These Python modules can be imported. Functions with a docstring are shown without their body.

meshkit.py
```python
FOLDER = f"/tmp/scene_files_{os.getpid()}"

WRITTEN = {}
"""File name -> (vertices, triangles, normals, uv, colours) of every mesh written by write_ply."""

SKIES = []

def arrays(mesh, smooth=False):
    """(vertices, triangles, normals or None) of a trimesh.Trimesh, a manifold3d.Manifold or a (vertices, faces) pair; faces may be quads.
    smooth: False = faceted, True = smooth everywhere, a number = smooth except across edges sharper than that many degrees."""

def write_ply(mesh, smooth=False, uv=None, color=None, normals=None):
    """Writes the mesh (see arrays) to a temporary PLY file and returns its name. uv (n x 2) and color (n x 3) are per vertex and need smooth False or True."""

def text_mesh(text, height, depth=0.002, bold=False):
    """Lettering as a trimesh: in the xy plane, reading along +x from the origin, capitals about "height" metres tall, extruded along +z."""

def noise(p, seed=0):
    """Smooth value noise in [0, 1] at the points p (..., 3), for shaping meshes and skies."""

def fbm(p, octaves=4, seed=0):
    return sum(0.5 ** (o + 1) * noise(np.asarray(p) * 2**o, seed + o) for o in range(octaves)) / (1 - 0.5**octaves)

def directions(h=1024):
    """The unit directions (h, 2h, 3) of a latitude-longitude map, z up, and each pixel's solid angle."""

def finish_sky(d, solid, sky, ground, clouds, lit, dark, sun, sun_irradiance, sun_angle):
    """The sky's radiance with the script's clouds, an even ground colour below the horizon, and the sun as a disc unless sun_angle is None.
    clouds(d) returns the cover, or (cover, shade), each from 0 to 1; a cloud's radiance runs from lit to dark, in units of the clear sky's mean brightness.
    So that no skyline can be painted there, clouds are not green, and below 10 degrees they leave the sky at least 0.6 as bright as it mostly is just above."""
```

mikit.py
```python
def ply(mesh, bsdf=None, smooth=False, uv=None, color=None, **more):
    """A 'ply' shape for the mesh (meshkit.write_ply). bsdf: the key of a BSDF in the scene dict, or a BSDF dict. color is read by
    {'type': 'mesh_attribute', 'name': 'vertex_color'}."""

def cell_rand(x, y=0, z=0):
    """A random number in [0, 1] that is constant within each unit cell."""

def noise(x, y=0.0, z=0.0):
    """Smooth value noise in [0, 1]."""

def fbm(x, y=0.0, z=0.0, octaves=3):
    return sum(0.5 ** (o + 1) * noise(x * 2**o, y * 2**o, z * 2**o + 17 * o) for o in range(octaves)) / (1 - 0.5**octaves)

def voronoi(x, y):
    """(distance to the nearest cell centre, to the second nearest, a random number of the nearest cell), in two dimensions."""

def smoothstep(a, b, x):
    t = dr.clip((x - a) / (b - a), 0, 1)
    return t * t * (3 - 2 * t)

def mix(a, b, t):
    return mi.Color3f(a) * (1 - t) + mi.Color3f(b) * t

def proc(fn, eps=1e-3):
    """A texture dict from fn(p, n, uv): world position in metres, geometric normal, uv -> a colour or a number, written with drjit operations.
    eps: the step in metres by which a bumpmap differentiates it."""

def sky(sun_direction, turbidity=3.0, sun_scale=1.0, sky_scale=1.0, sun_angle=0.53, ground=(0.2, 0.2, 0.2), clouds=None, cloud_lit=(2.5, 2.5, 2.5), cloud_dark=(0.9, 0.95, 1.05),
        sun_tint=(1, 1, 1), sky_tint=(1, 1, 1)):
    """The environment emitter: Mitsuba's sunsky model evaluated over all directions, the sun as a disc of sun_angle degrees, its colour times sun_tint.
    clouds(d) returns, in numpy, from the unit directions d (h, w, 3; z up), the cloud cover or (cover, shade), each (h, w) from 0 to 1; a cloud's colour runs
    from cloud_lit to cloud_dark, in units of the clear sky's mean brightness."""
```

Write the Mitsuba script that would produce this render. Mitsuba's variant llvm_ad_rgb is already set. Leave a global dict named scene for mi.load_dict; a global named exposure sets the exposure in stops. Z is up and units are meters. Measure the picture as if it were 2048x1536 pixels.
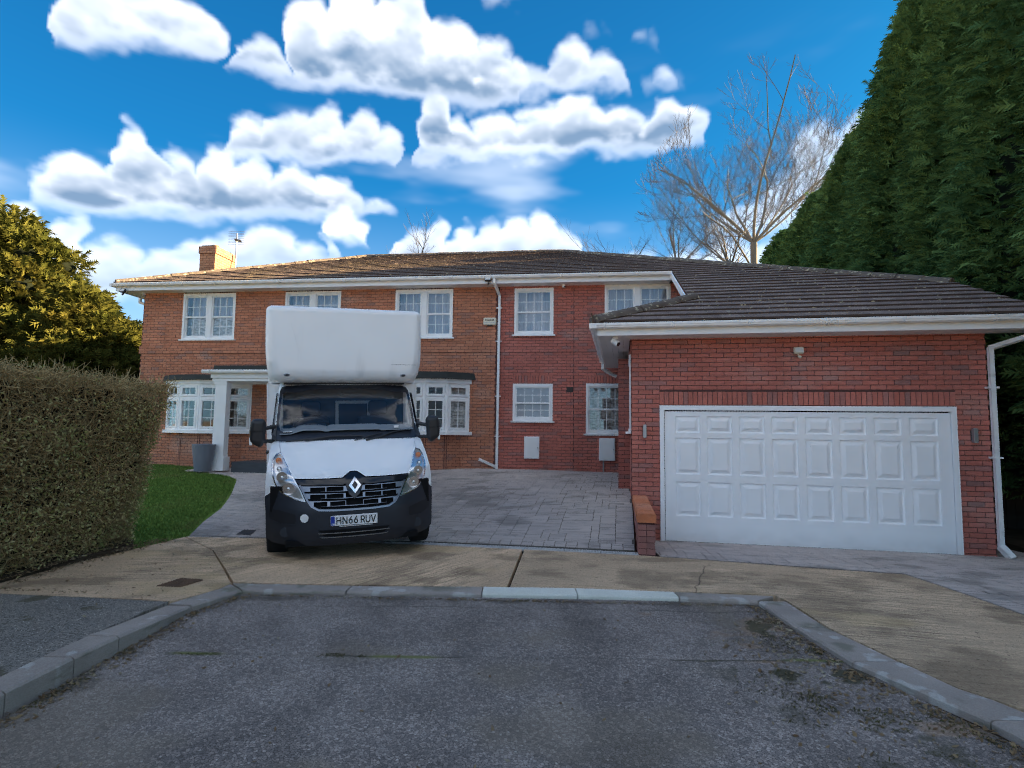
import math, random
import numpy as np, trimesh, shapely, drjit as dr, mitsuba as mi
from shapely.geometry import Polygon, box as sbox, LineString, Point
from shapely import affinity
from scipy.interpolate import RBFInterpolator, PchipInterpolator
import mikit, meshkit
from mikit import proc, noise, fbm, voronoi, cell_rand, smoothstep, mix

scene, labels = {}, {}
R = np.random.default_rng(11)
rnd = random.Random(5)

# ---------------------------------------------------------------- camera, sky, exposure
CAM_H, PITCH, ROLL, FOV = 1.55, 0.0824, 0.0135, 2 * math.degrees(math.atan(1024 / 1130.13))
_fw = np.array([0, math.cos(PITCH), math.sin(PITCH)])
_rt = np.array([1.0, 0, 0])
_dn = np.cross(_fw, _rt)
_up = -(math.sin(ROLL) * _rt + math.cos(ROLL) * _dn)
T = mi.ScalarTransform4f
scene['camera'] = {'type': 'perspective', 'fov': FOV, 'fov_axis': 'x', 'near_clip': 0.05, 'far_clip': 4000.0,
                   'to_world': T().look_at(origin=[0, 0, CAM_H], target=[0, float(_fw[1]), CAM_H + float(_fw[2])], up=[float(x) for x in _up])}
exposure = 5.95
SUN_AZ, SUN_EL = math.radians(9.0), math.radians(22.0)      # from the right, a little behind the house front
SUN = [math.cos(SUN_EL) * math.cos(SUN_AZ), math.cos(SUN_EL) * math.sin(SUN_AZ), math.sin(SUN_EL)]

# cumulus: (elevation of the base, slope of the base, [(azimuth, half width, height) of each puff], darkness of the base), degrees, 0 = ahead, + = right
CUMULI = [
    (29.0, .20, [(-36.5, 4.2, 6.5), (-32.4, 3.0, 4.8), (-39, 1.8, 2.8), (-30.4, 1.8, 3.0)], .8, 1),
    (30.4, .04, [(-25.8, 1.9, 3.7), (-20.5, 2.9, 7.6), (-16, 3.2, 9.5), (-11.5, 3.4, 9.5), (-7, 3.6, 7.0), (-3.2, 2.8, 5.4), (-.6, 1.8, 3.4)], 1.0, 1),
    (31.2, .02, [(5.2, 2.5, 4.9), (2.2, 2.4, 3.0), (8.6, 2.9, 3.1), (-1.4, 2.4, 1.8)], .95, .9),
    (26.0, .03, [(-9.0, 2.2, 6.9), (-6.2, 2.4, 4.4), (-2.0, 3.2, 4.6), (2.6, 3.2, 4.8), (6.5, 3.4, 5.2), (10.6, 2.4, 4.3), (15.4, 2.2, 4.4), (17.6, 2.0, 3.0), (13, 2.0, 2.6)], 1.0, 1),
    (23.9, .17, [(-26.2, 2.1, 4.2), (-23.4, 2.2, 4.7), (-20.6, 2.2, 5.6), (-17.0, 2.2, 5.3), (-14.6, 1.8, 3.3)], .85, 1),
    (17.9, .15, [(-35.2, 2.0, 8.0), (-32.4, 2.2, 6.6), (-29.2, 2.4, 6.9), (-26, 2.6, 5.5), (-21.6, 2.8, 4.7), (-18.0, 2.6, 3.5), (-38.6, 2.2, 5.0), (-40.5, 1.6, 3.0), (-14.5, 2.0, 1.7)], 1.0, 1),
    (10.4, .12, [(-42.4, 1.4, 7.0), (-39.4, 1.6, 6.4), (-36.4, 2.4, 4.6), (-32.6, 3.0, 3.9), (-29, 3.0, 3.0), (-46, 3.0, 7.0)], 1.0, .75),
    (14.0, .10, [(-24.2, 2.6, 4.4), (-27.4, 2.4, 3.3), (-21.2, 1.3, 2.6), (-19.4, .8, 3.4), (-30, 2.0, 2.2)], .95, .72),
    (16.8, .04, [(-17.2, 1.9, 4.1), (-15.8, 1.4, 3.0)], .35, .95),
    (15.6, .04, [(-10.2, 1.6, 4.3), (-8.0, 1.5, 5.5), (-5.0, 1.6, 4.6), (-2.6, 1.8, 5.2), (.6, 2.2, 5.6), (3.4, 2.2, 6.0), (5.6, 1.6, 4.2)], .85, .8),
    (17.4, .0, [(29.4, 3.4, 9.5), (25.5, 2.8, 6.0), (21.8, 2.6, 4.0), (33, 3.2, 9.5)], .6, .36),
    (13.4, .0, [(13.2, 1.8, 4.4), (17, 2.4, 4.4), (21.5, 3.2, 4.6), (26.5, 3.5, 4.6), (31, 4, 5)], .7, .45),
    (31.4, .0, [(15.7, 1.3, 1.7), (14.2, .9, 1.0), (17.0, .8, .8)], .5, .5),
    (35.0, -.16, [(13.6, 1.0, 1.2), (15, .8, .9)], .5, .5),
    (35.6, .0, [(7.6, 1.0, 1.3), (9.4, .8, .9)], .5, .35),
    (38.6, .0, [(-1.0, 2.4, 1.6)], .4, .8),
]
_ro = random.Random(3)
for _ in range(100):                                                # the rest of the sky, outside the frame: the same kind of cumulus
    _b = math.degrees(math.asin(_ro.uniform(.26, .80)))
    _a = _ro.uniform(64, 296) if _b < 48 else _ro.uniform(45, 315)
    _w = _ro.uniform(5, 12) / max(math.cos(math.radians(_b)), .35)
    CUMULI.append((_b, 0.0, [(_a + _ro.uniform(-_w, _w), _ro.uniform(.35, .6) * _w, _ro.uniform(2.5, 6.0)) for _k in range(4)], _ro.uniform(.5, .9), _ro.uniform(.8, 1)))


def clouds(d):
    az, el = np.degrees(np.arctan2(d[..., 0], d[..., 1])), np.degrees(np.arcsin(np.clip(d[..., 2], -1, 1)))
    p = np.stack([d[..., 0], d[..., 1], d[..., 2] * 1.35], -1)
    f1 = meshkit.fbm(p * 6.0, 5, 1) - .5
    f2 = meshkit.fbm(p * 8.0 + 31, 5, 2) - .5
    f3 = meshkit.fbm(p * 30.0 + 7, 5, 3) - .5
    f4 = meshkit.fbm(p * 13.0 + 17, 5, 6) - .5
    billow = np.abs(meshkit.fbm(p * 17 + 3, 3, 5) - .5) * 3.2 + np.abs(meshkit.noise(p * 62 + 9, 7) - .5) * .55
    low = np.maximum(np.cos(np.radians(el)), .3)
    a2, e2 = az + (f1 * 4.6 + f4 * 2.6) / low + f3 * 1.1, el + f2 * 2.2 + f4 * 1.2 + f3 * .9 + billow * .55 - .95
    cover, shade = np.zeros_like(az), np.zeros_like(az)
    st = lambda a, b, x: (lambda t: t * t * (3 - 2 * t))(np.clip((x - a) / (b - a), 0, 1))
    for number, (base, slope, puffs, dark, thick) in enumerate(CUMULI):
        c0 = sum(q[0] for q in puffs) / len(puffs)
        reach = max(abs(q[0] - c0) + 1.3 * q[1] for q in puffs) + 5
        da = (az - c0 + 180) % 360 - 180
        k = np.nonzero((np.abs(da) < reach / np.maximum(low, .3) ** .3) & (el > base - 6) & (el < base + 18))
        if not len(k[0]):
            continue
        aa, ee, g1, g3, rr, g4 = a2[k], e2[k], f1[k], f3[k], billow[k], f4[k]
        b = base + slope * ((aa - c0 + 180) % 360 - 180) + g1 * 1.2
        top = np.full_like(aa, -1e3)
        for pa, pw, ph in puffs:
            x = ((aa - pa + 180) % 360 - 180) / (pw * .93)
            top = np.maximum(top, np.where(np.abs(x) < 1.25, ph * .90 * np.sqrt(np.maximum(1 - x * x / 1.56, 0)), -50))
        h = ee - b
        c = st(-.25, 1.5, top - h + g3 * 2.4) * st(-.9, 1.3, h + g4 * 2.2) * st(.2, 1.4, top) * thick * np.clip(1.12 - np.clip(-g4 - .06, 0, 1) * (1.6 if thick < .95 else .7), 0, 1)
        t = h / np.maximum(top, .6)
        s = np.clip(dark * (1 - st(.12, 1.50, t + g3 * .75 + g4 * 1.1 + g1 * .7 - .03)) * (.86 + g4 * .9 + g3 * .6) + .05 + rr * .26 - .06, 0, 1)
        shade[k] = np.where(c > 0, shade[k] * (1 - c) + s * c, shade[k])
        cover[k] = 1 - (1 - cover[k]) * (1 - c * .97)
    over = st(46, 58, el)                                          # overhead, where azimuth runs out: a patchy layer from noise alone
    n0 = meshkit.fbm(p * 3.1 + 70, 5, 12)
    c = st(.50, .62, n0) * over * (1 - st(60, 70, el))
    shade = np.where(c > 0, shade * (1 - c) + st(.50, .72, n0 + f3 * .2) * .75 * c, shade)
    cover = 1 - (1 - cover * (1 - st(52, 62, el))) * (1 - c)
    haze = st(24, 2, el) * .28
    wisps = st(.06, .3, meshkit.fbm(p * np.array([3.0, 3.0, 7.0]) + 50, 5, 8) - .52) * .35 * st(36, 22, el)
    total = 1 - (1 - cover) * (1 - haze) * (1 - wisps)
    return total, np.where(total > 0, (shade * cover + .25 * (total - cover)) / np.maximum(total, 1e-6), 0)


scene['sky'] = mikit.sky(SUN, turbidity=3, sun_scale=.40, sky_scale=1.0, sky_tint=(.008, .070, .111), sun_tint=(1.0, .95, .85), ground=(.16, .15, .14),
                         clouds=clouds, cloud_lit=(7.0, 7.05, 7.2), cloud_dark=(.80, 1.25, 1.90))


# ---------------------------------------------------------------- helpers
def num(key):
    if key not in USED:
        USED[key] = 0
        return key
    USED[key] += 1
    return f'{key}_{USED[key]:03d}'


USED = {}


def add(key, mesh, bsdf, smooth=False, uv=None, exact=False):
    k = key if exact else num(key)
    scene[k] = mikit.ply(mesh, 'mat_' + bsdf, smooth=smooth, uv=uv)
    return k


def tag(key, label=None, cat=None, group=None, kind=None):
    d = labels.setdefault(key, {})
    for a, b in (('label', label), ('category', cat), ('group', group), ('kind', kind)):
        if b:
            d[a] = b
    return key


class Frame:
    """u along a wall, v into it (away from the street), z up"""

    def __init__(self, ox, oy, th):
        self.o, self.d, self.n = np.array([ox, oy]), np.array([math.cos(th), -math.sin(th)]), np.array([math.sin(th), math.cos(th)])

    def w(self, p):
        p = np.asarray(p, float).reshape(-1, 3)
        return np.column_stack([self.o + p[:, :1] * self.d + p[:, 1:2] * self.n, p[:, 2]])

    def sub(self, u, v, ang):
        """a frame turned by ang (degrees, + turns the face to the right) whose origin is (u, v) of this one"""
        f = Frame(0, 0, 0)
        f.o = self.o + u * self.d + v * self.n
        a = math.radians(ang)
        f.d = self.d * math.cos(a) + self.n * math.sin(a)
        f.n = -self.d * math.sin(a) + self.n * math.cos(a)
        return f


WORLD = Frame(0, 0, 0)
HF = Frame(0, 14.388, 0.1264)      # the house front
GF = Frame(0, 9.734, 0.1901)       # the garage front
BOXF = np.array([[0, 1, 3], [0, 3, 2], [4, 6, 7], [4, 7, 5], [0, 4, 5], [0, 5, 1], [2, 3, 7], [2, 7, 6], [0, 2, 6], [0, 6, 4], [1, 5, 7], [1, 7, 3]])


class MB:
    """collects pieces of one mesh"""

    def __init__(self):
        self.v, self.f, self.uv, self.n = [], [], [], 0

    def add(self, v, f, uv=(0, 0)):
        v = np.asarray(v, float)
        self.v.append(v)
        self.f.append(np.asarray(f) + self.n)
        self.uv.append(np.tile(uv, (len(v), 1)) if np.ndim(uv) == 1 else np.asarray(uv))
        self.n += len(v)
        return self

    def box(self, F, u0, u1, v0, v1, z0, z1, uv=(0, 0)):
        p = np.array([[u, v, z] for u in (u0, u1) for v in (v0, v1) for z in (z0, z1)])
        return self.add(F.w(p) if F else p, BOXF, uv)

    def mesh(self, m, uv=(0, 0)):
        return self.add(np.array(m.vertices), np.array(m.faces), uv)

    def tube(self, pts, r, sides=8, uv=(0, 0), caps=True):
        p = np.asarray(pts, float)
        r = np.broadcast_to(r, (len(p),))
        t = np.gradient(p, axis=0)
        t /= np.linalg.norm(t, axis=1, keepdims=True) + 1e-12
        ref = np.array([0, 0, 1.0]) if abs(t[0][2]) < .9 else np.array([1.0, 0, 0])
        a = np.cross(t, ref)
        a /= np.linalg.norm(a, axis=1, keepdims=True) + 1e-12
        b, g = np.cross(t, a), np.arange(sides) * 2 * np.pi / sides
        v = p[:, None] + r[:, None, None] * (np.cos(g)[None, :, None] * a[:, None] + np.sin(g)[None, :, None] * b[:, None])
        i, j = np.meshgrid(np.arange(len(p) - 1), np.arange(sides), indexing='ij')
        qd = np.stack([i * sides + j, i * sides + (j + 1) % sides, (i + 1) * sides + (j + 1) % sides, (i + 1) * sides + j], -1).reshape(-1, 4)
        f = np.vstack([qd[:, [0, 1, 2]], qd[:, [0, 2, 3]]])
        v = v.reshape(-1, 3)
        if caps and sides > 3:
            k = np.arange(1, sides - 1)
            f = np.vstack([f, np.stack([0 * k, k + 1, k], 1), (len(p) - 1) * sides + np.stack([0 * k, k, k + 1], 1)])
        return self.add(v, f, uv)

    def quad(self, a, b, c, d, uv=(0, 0)):
        return self.add(np.array([a, b, c, d]), np.array([[0, 1, 2], [0, 2, 3]]), uv)

    def out(self):
        return trimesh.Trimesh(np.vstack(self.v), np.vstack(self.f), process=False)

    def put(self, key, bsdf, smooth=False, exact=False):
        uv = np.vstack(self.uv)
        return add(key, self.out(), bsdf, smooth=smooth, uv=uv if smooth in (False, True) else None, exact=exact)


def extrude(F, poly, v0, v1):
    """a polygon in the (u, z) plane of F as a slab from v0 to v1"""
    vs, fs, n = [], [], 0
    for g in getattr(poly, 'geoms', [poly]):
        m = trimesh.creation.extrude_polygon(g, v1 - v0, engine='earcut')
        p = np.array(m.vertices)
        vs.append(F.w(np.column_stack([p[:, 0], v0 + p[:, 2], p[:, 1]])))
        fs.append(np.array(m.faces) + n)
        n += len(p)
    return np.vstack(vs), np.vstack(fs)


def ring(u0, u1, z0, z1, w, wb=None, wt=None):
    return sbox(u0, z0, u1, z1).difference(sbox(u0 + w, z0 + (w if wb is None else wb), u1 - w, z1 - (w if wt is None else wt)))


def pieces(parent, name, items, bsdf, rest_name, limit=300):
    """items: (vertices, faces, uv, rank); the `limit` of the highest rank are parts of their own, the others one part of kind stuff"""
    items = sorted(items, key=lambda t: -t[3])
    for v, f, uv, _ in items[:limit]:
        add(f'{parent}__{name}', (v, f), bsdf, uv=np.tile(uv, (len(v), 1)) if np.ndim(uv) == 1 else uv)
    if len(items) > limit:
        m = MB()
        for v, f, uv, _ in items[limit:]:
            m.add(v, f, uv)
        tag(m.put(f'{parent}__{rest_name}', bsdf), kind='stuff')


def nearness(v):
    c = np.mean(v, 0) - np.array([0, 0, CAM_H])
    return -float(c @ c)


def grid_patch(poly, cell):
    """a polygon of the plane as a fine triangle mesh: (points, triangles), shared vertices merged"""
    x0, y0, x1, y1 = poly.bounds
    pts, tri, n = [], [], 0
    prep = shapely.prepared.prep(poly)
    nx, ny = max(1, math.ceil((x1 - x0) / cell)), max(1, math.ceil((y1 - y0) / cell))
    for i in range(nx):
        for j in range(ny):
            a, b = x0 + i * cell, y0 + j * cell
            c = sbox(a, b, min(a + cell, x1), min(b + cell, y1))
            if prep.contains(c):
                pts += [(a, b), (c.bounds[2], b), (c.bounds[2], c.bounds[3]), (a, c.bounds[3])]
                tri += [(n, n + 1, n + 2), (n, n + 2, n + 3)]
                n += 4
            elif prep.intersects(c):
                k = poly.intersection(c)
                for g in getattr(k, 'geoms', [k]):
                    if g.geom_type == 'Polygon' and g.area > 1e-9:
                        gv, gf = trimesh.creation.triangulate_polygon(shapely.geometry.polygon.orient(g), engine='earcut')
                        pts += [tuple(p) for p in gv]
                        tri += [tuple(int(q) + n for q in t) for t in gf]
                        n += len(gv)
    pts, tri = np.array(pts), np.array(tri)
    key = np.round(pts / 1e-5).astype(np.int64)
    _, first, inv = np.unique(key, axis=0, return_index=True, return_inverse=True)
    pts, tri = pts[first], inv.reshape(-1)[tri]
    a, b, c = (pts[tri[:, k]] for k in range(3))
    area = (b[:, 0] - a[:, 0]) * (c[:, 1] - a[:, 1]) - (b[:, 1] - a[:, 1]) * (c[:, 0] - a[:, 0])
    tri = tri[np.abs(area) > 1e-12]
    area = area[np.abs(area) > 1e-12]
    tri[area < 0] = tri[area < 0][:, ::-1]
    return pts, tri


def slab(poly, zf, th, cell=.25, inset=0.0):
    """a slab over poly whose top lies at zf(x, y), with sides th deep"""
    if inset:
        poly = poly.buffer(-inset, join_style=2)
        if poly.is_empty:
            return None
    if poly.geom_type != 'Polygon':
        poly = max(poly.geoms, key=lambda g: g.area)
    p, t = grid_patch(poly, cell)
    v, f = np.column_stack([p, zf(p[:, 0], p[:, 1])]), t
    ring_ = shapely.segmentize(shapely.geometry.polygon.orient(poly).exterior, cell)
    c = np.array(ring_.coords)[:-1]
    z = zf(c[:, 0], c[:, 1])
    k = len(c)
    sv = np.vstack([np.column_stack([c, z]), np.column_stack([c, z - th])])
    i = np.arange(k)
    j = (i + 1) % k
    sf = np.vstack([np.stack([i, i + k, j], 1), np.stack([j, i + k, j + k], 1)])
    return np.vstack([v, sv]), np.vstack([f, sf + len(v)])


# ---------------------------------------------------------------- materials
def rgb(*c):
    return {'type': 'rgb', 'value': list(c)}


def mat(name, color, rough=.7, spec=.4, bump=None, metal=0.0, **kw):
    b = {'type': 'principled', 'base_color': proc(color) if callable(color) else rgb(*color), 'roughness': rough, 'metallic': metal, 'specular': spec, **kw}
    if bump:
        b = {'type': 'bumpmap', 'arbitrary': proc(bump[0], bump[1]), 'scale': 1.0, 'bsdf': b}
    scene['mat_' + name] = {'type': 'twosided', 'bsdf': b}


C = mi.Color3f
def sel(c, a, b):
    return dr.select(c, C(a), C(b))


def brick_fn(p, n, uv):
    k, t, r = dr.floor(uv.x), uv.x - dr.floor(uv.x), uv.y
    left = mix(mix((.375, .148, .086), (.455, .195, .118), t), (.31, .155, .115), smoothstep(.86, .92, r))
    right = mix(mix((.385, .122, .092), (.450, .150, .116), t), (.28, .150, .138), smoothstep(.80, .92, r) * .60)
    right = mix(right, (.185, .105, .098), smoothstep(.965, .985, r) * .55)
    cope = mix((.42, .135, .062), (.50, .175, .085), t)
    chim = mix((.31, .155, .093), (.41, .225, .137), t)
    c = dr.select(k < .5, left, dr.select(k < 1.5, right, dr.select(k < 2.5, cope, chim)))
    g = .84 + .32 * fbm(p.x * 28 + 9 * r, p.y * 28, p.z * 40, 3)
    blotch = .76 + .48 * fbm(p.x * .8, p.y * .8 + 3, p.z * 1.0, 4)
    c = c * g * blotch
    run = smoothstep(.60, .80, fbm(p.x * 3.1 + 4, p.y * 3.1, p.z * .35, 3)) * .30         # rain streaks
    c = mix(c, c * .52, run)
    white = smoothstep(.56, .78, fbm(p.x * 1.3 + 4, p.y, p.z * 2.0 + 2, 3)) * .18 + smoothstep(.62, .75, fbm(p.x * 60, p.y * 60, p.z * 60, 2)) * .08
    c = mix(c, (.46, .38, .33), white)
    low_dark = smoothstep(.55, .0, p.z - .35 + .5 * fbm(p.x * 1.5, p.y * 1.5, 2, 3)) * dr.select(k < 1.5, 1.0, 0.0) * .4  # darker, with a broken upper edge, towards the foot of the walls
    return 1.12 * mix(c, c * .5, low_dark)


mat('brick', brick_fn, .88, .25, bump=(lambda p, n, uv: .0016 * fbm(p.x * 90, p.y * 90, p.z * 90, 2), 2e-3))
mat('mortar', lambda p, n, uv: mix((.075, .032, .030), (.135, .068, .060), fbm(p.x * 6, p.y * 6, p.z * 9, 3)), .95, .2)


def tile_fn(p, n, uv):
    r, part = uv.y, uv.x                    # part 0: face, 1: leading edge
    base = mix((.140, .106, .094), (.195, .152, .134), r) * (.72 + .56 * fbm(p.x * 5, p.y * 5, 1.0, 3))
    base = mix(base, (.205, .160, .090), smoothstep(.46, .68, fbm(p.x * 1.3, p.y * 1.3, 3.0, 4)) * .50 * smoothstep(2.5, -4.0, p.x))  # golden lichen tone, stronger leftwards to paint in the sunlit end
    edge = mix((.055, .040, .036), (.095, .070, .062), fbm(p.x * 4, p.y * 4, r * 3, 3))  # leading edges darkened, painting in the shade between courses
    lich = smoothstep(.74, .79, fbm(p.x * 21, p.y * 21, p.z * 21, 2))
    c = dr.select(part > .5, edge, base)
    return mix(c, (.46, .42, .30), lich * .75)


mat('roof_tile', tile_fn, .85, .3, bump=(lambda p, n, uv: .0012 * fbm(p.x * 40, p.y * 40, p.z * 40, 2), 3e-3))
mat('ridge_mortar', lambda p, n, uv: mix(mix((.085, .065, .058), (.19, .165, .14), fbm(p.x * 5, p.y * 5, p.z * 5, 3)), (.42, .38, .28), smoothstep(.60, .70, fbm(p.x * 17, p.y * 17, p.z * 17, 3))), .92, .2,
    bump=(lambda p, n, uv: .008 * fbm(p.x * 25, p.y * 25, p.z * 25, 3), 4e-3))
mat('white_plastic', lambda p, n, uv: C(.84, .84, .83) * (.93 + .09 * fbm(p.x * 2.5, p.y * 2.5, p.z * 2.5, 3)), .32, .5)
mat('soffit_white', lambda p, n, uv: C(.70, .70, .69) * (.90 + .12 * fbm(p.x * 3, p.y * 3, p.z * 3, 3)), .4, .5)
mat('gutter_white', lambda p, n, uv: mix((.78, .78, .77), (.52, .50, .46), smoothstep(.52, .80, fbm(p.x * 5, p.y * 5, p.z * 11, 4)) * .6), .35, .5)
mat('door_white', lambda p, n, uv: C(.88, .88, .89) * (.95 + .06 * fbm(p.x * 1.7, p.y * 1.7, p.z * 1.2, 3)) * (1 - .22 * smoothstep(.12, -.17, p.z) * fbm(p.x * 6, p.y * 6, p.z * 6, 3)) , .34, .5)
mat('render_white', lambda p, n, uv: C(.82, .82, .81) * (.90 + .14 * fbm(p.x * 4, p.y * 4, p.z * 2, 4)), .6, .4, bump=(lambda p, n, uv: .0012 * fbm(p.x * 60, p.y * 60, p.z * 60, 2), 2e-3))
mat('felt', lambda p, n, uv: C(.040, .045, .043) * (.7 + .7 * fbm(p.x * 6, p.y * 6, p.z * 6, 3)), .8, .3)
mat('lead', (.10, .105, .11), .6, .4)
mat('curtain', lambda p, n, uv: C(.42, .45, .52) * (.9 + .12 * noise(p.x * 30, p.y * 30, 0)), .9, .1)
mat('lace', lambda p, n, uv: mix((.30, .29, .26), (.66, .64, .60), smoothstep(.32, .62, fbm(p.x * 10, p.y * 10, p.z * 26, 3))), .9, .1)
mat('room', (.085, .088, .10), .9, .1)
mat('pale_room', (.22, .22, .23), .9, .1)
scene['mat_pane'] = {'type': 'thindielectric', 'int_ior': 1.75}      # stands for both sheets of a double glazed pane
mat('frosted', lambda p, n, uv: C(.30, .33, .37) * (.92 + .16 * fbm(p.x * 9, p.y * 9, p.z * 9, 2)), .12, .6)
mat('black_plastic', lambda p, n, uv: C(.022, .023, .026) * (.8 + .4 * fbm(p.x * 9, p.y * 9, p.z * 9, 3)), .45, .45)
mat('grey_metal', (.34, .35, .36), .35, .5, metal=.6)
mat('dark_metal', (.06, .06, .065), .45, .5, metal=.4)
mat('brown_plastic', (.045, .030, .026), .6, .4)
mat('lamp_glass', (.62, .63, .62), .25, .6)
mat('planter_grey', lambda p, n, uv: C(.165, .175, .205) * (.88 + .2 * fbm(p.x * 4, p.y * 4, p.z * 3, 3)), .55, .4)
mat('slate_step', lambda p, n, uv: C(.05, .055, .062) * (.7 + .6 * fbm(p.x * 5, p.y * 5, p.z * 12, 3)), .6, .4)
mat('cream', lambda p, n, uv: C(.66, .62, .50) * (.92 + .12 * fbm(p.x * 9, p.y * 9, p.z * 9, 2)), .5, .4)
mat('ink', (.03, .035, .03), .6, .3)


# ground
def spots(x, y, s, k):
    a, b, r = voronoi(x * s, y * s)
    return a, b, r


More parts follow.
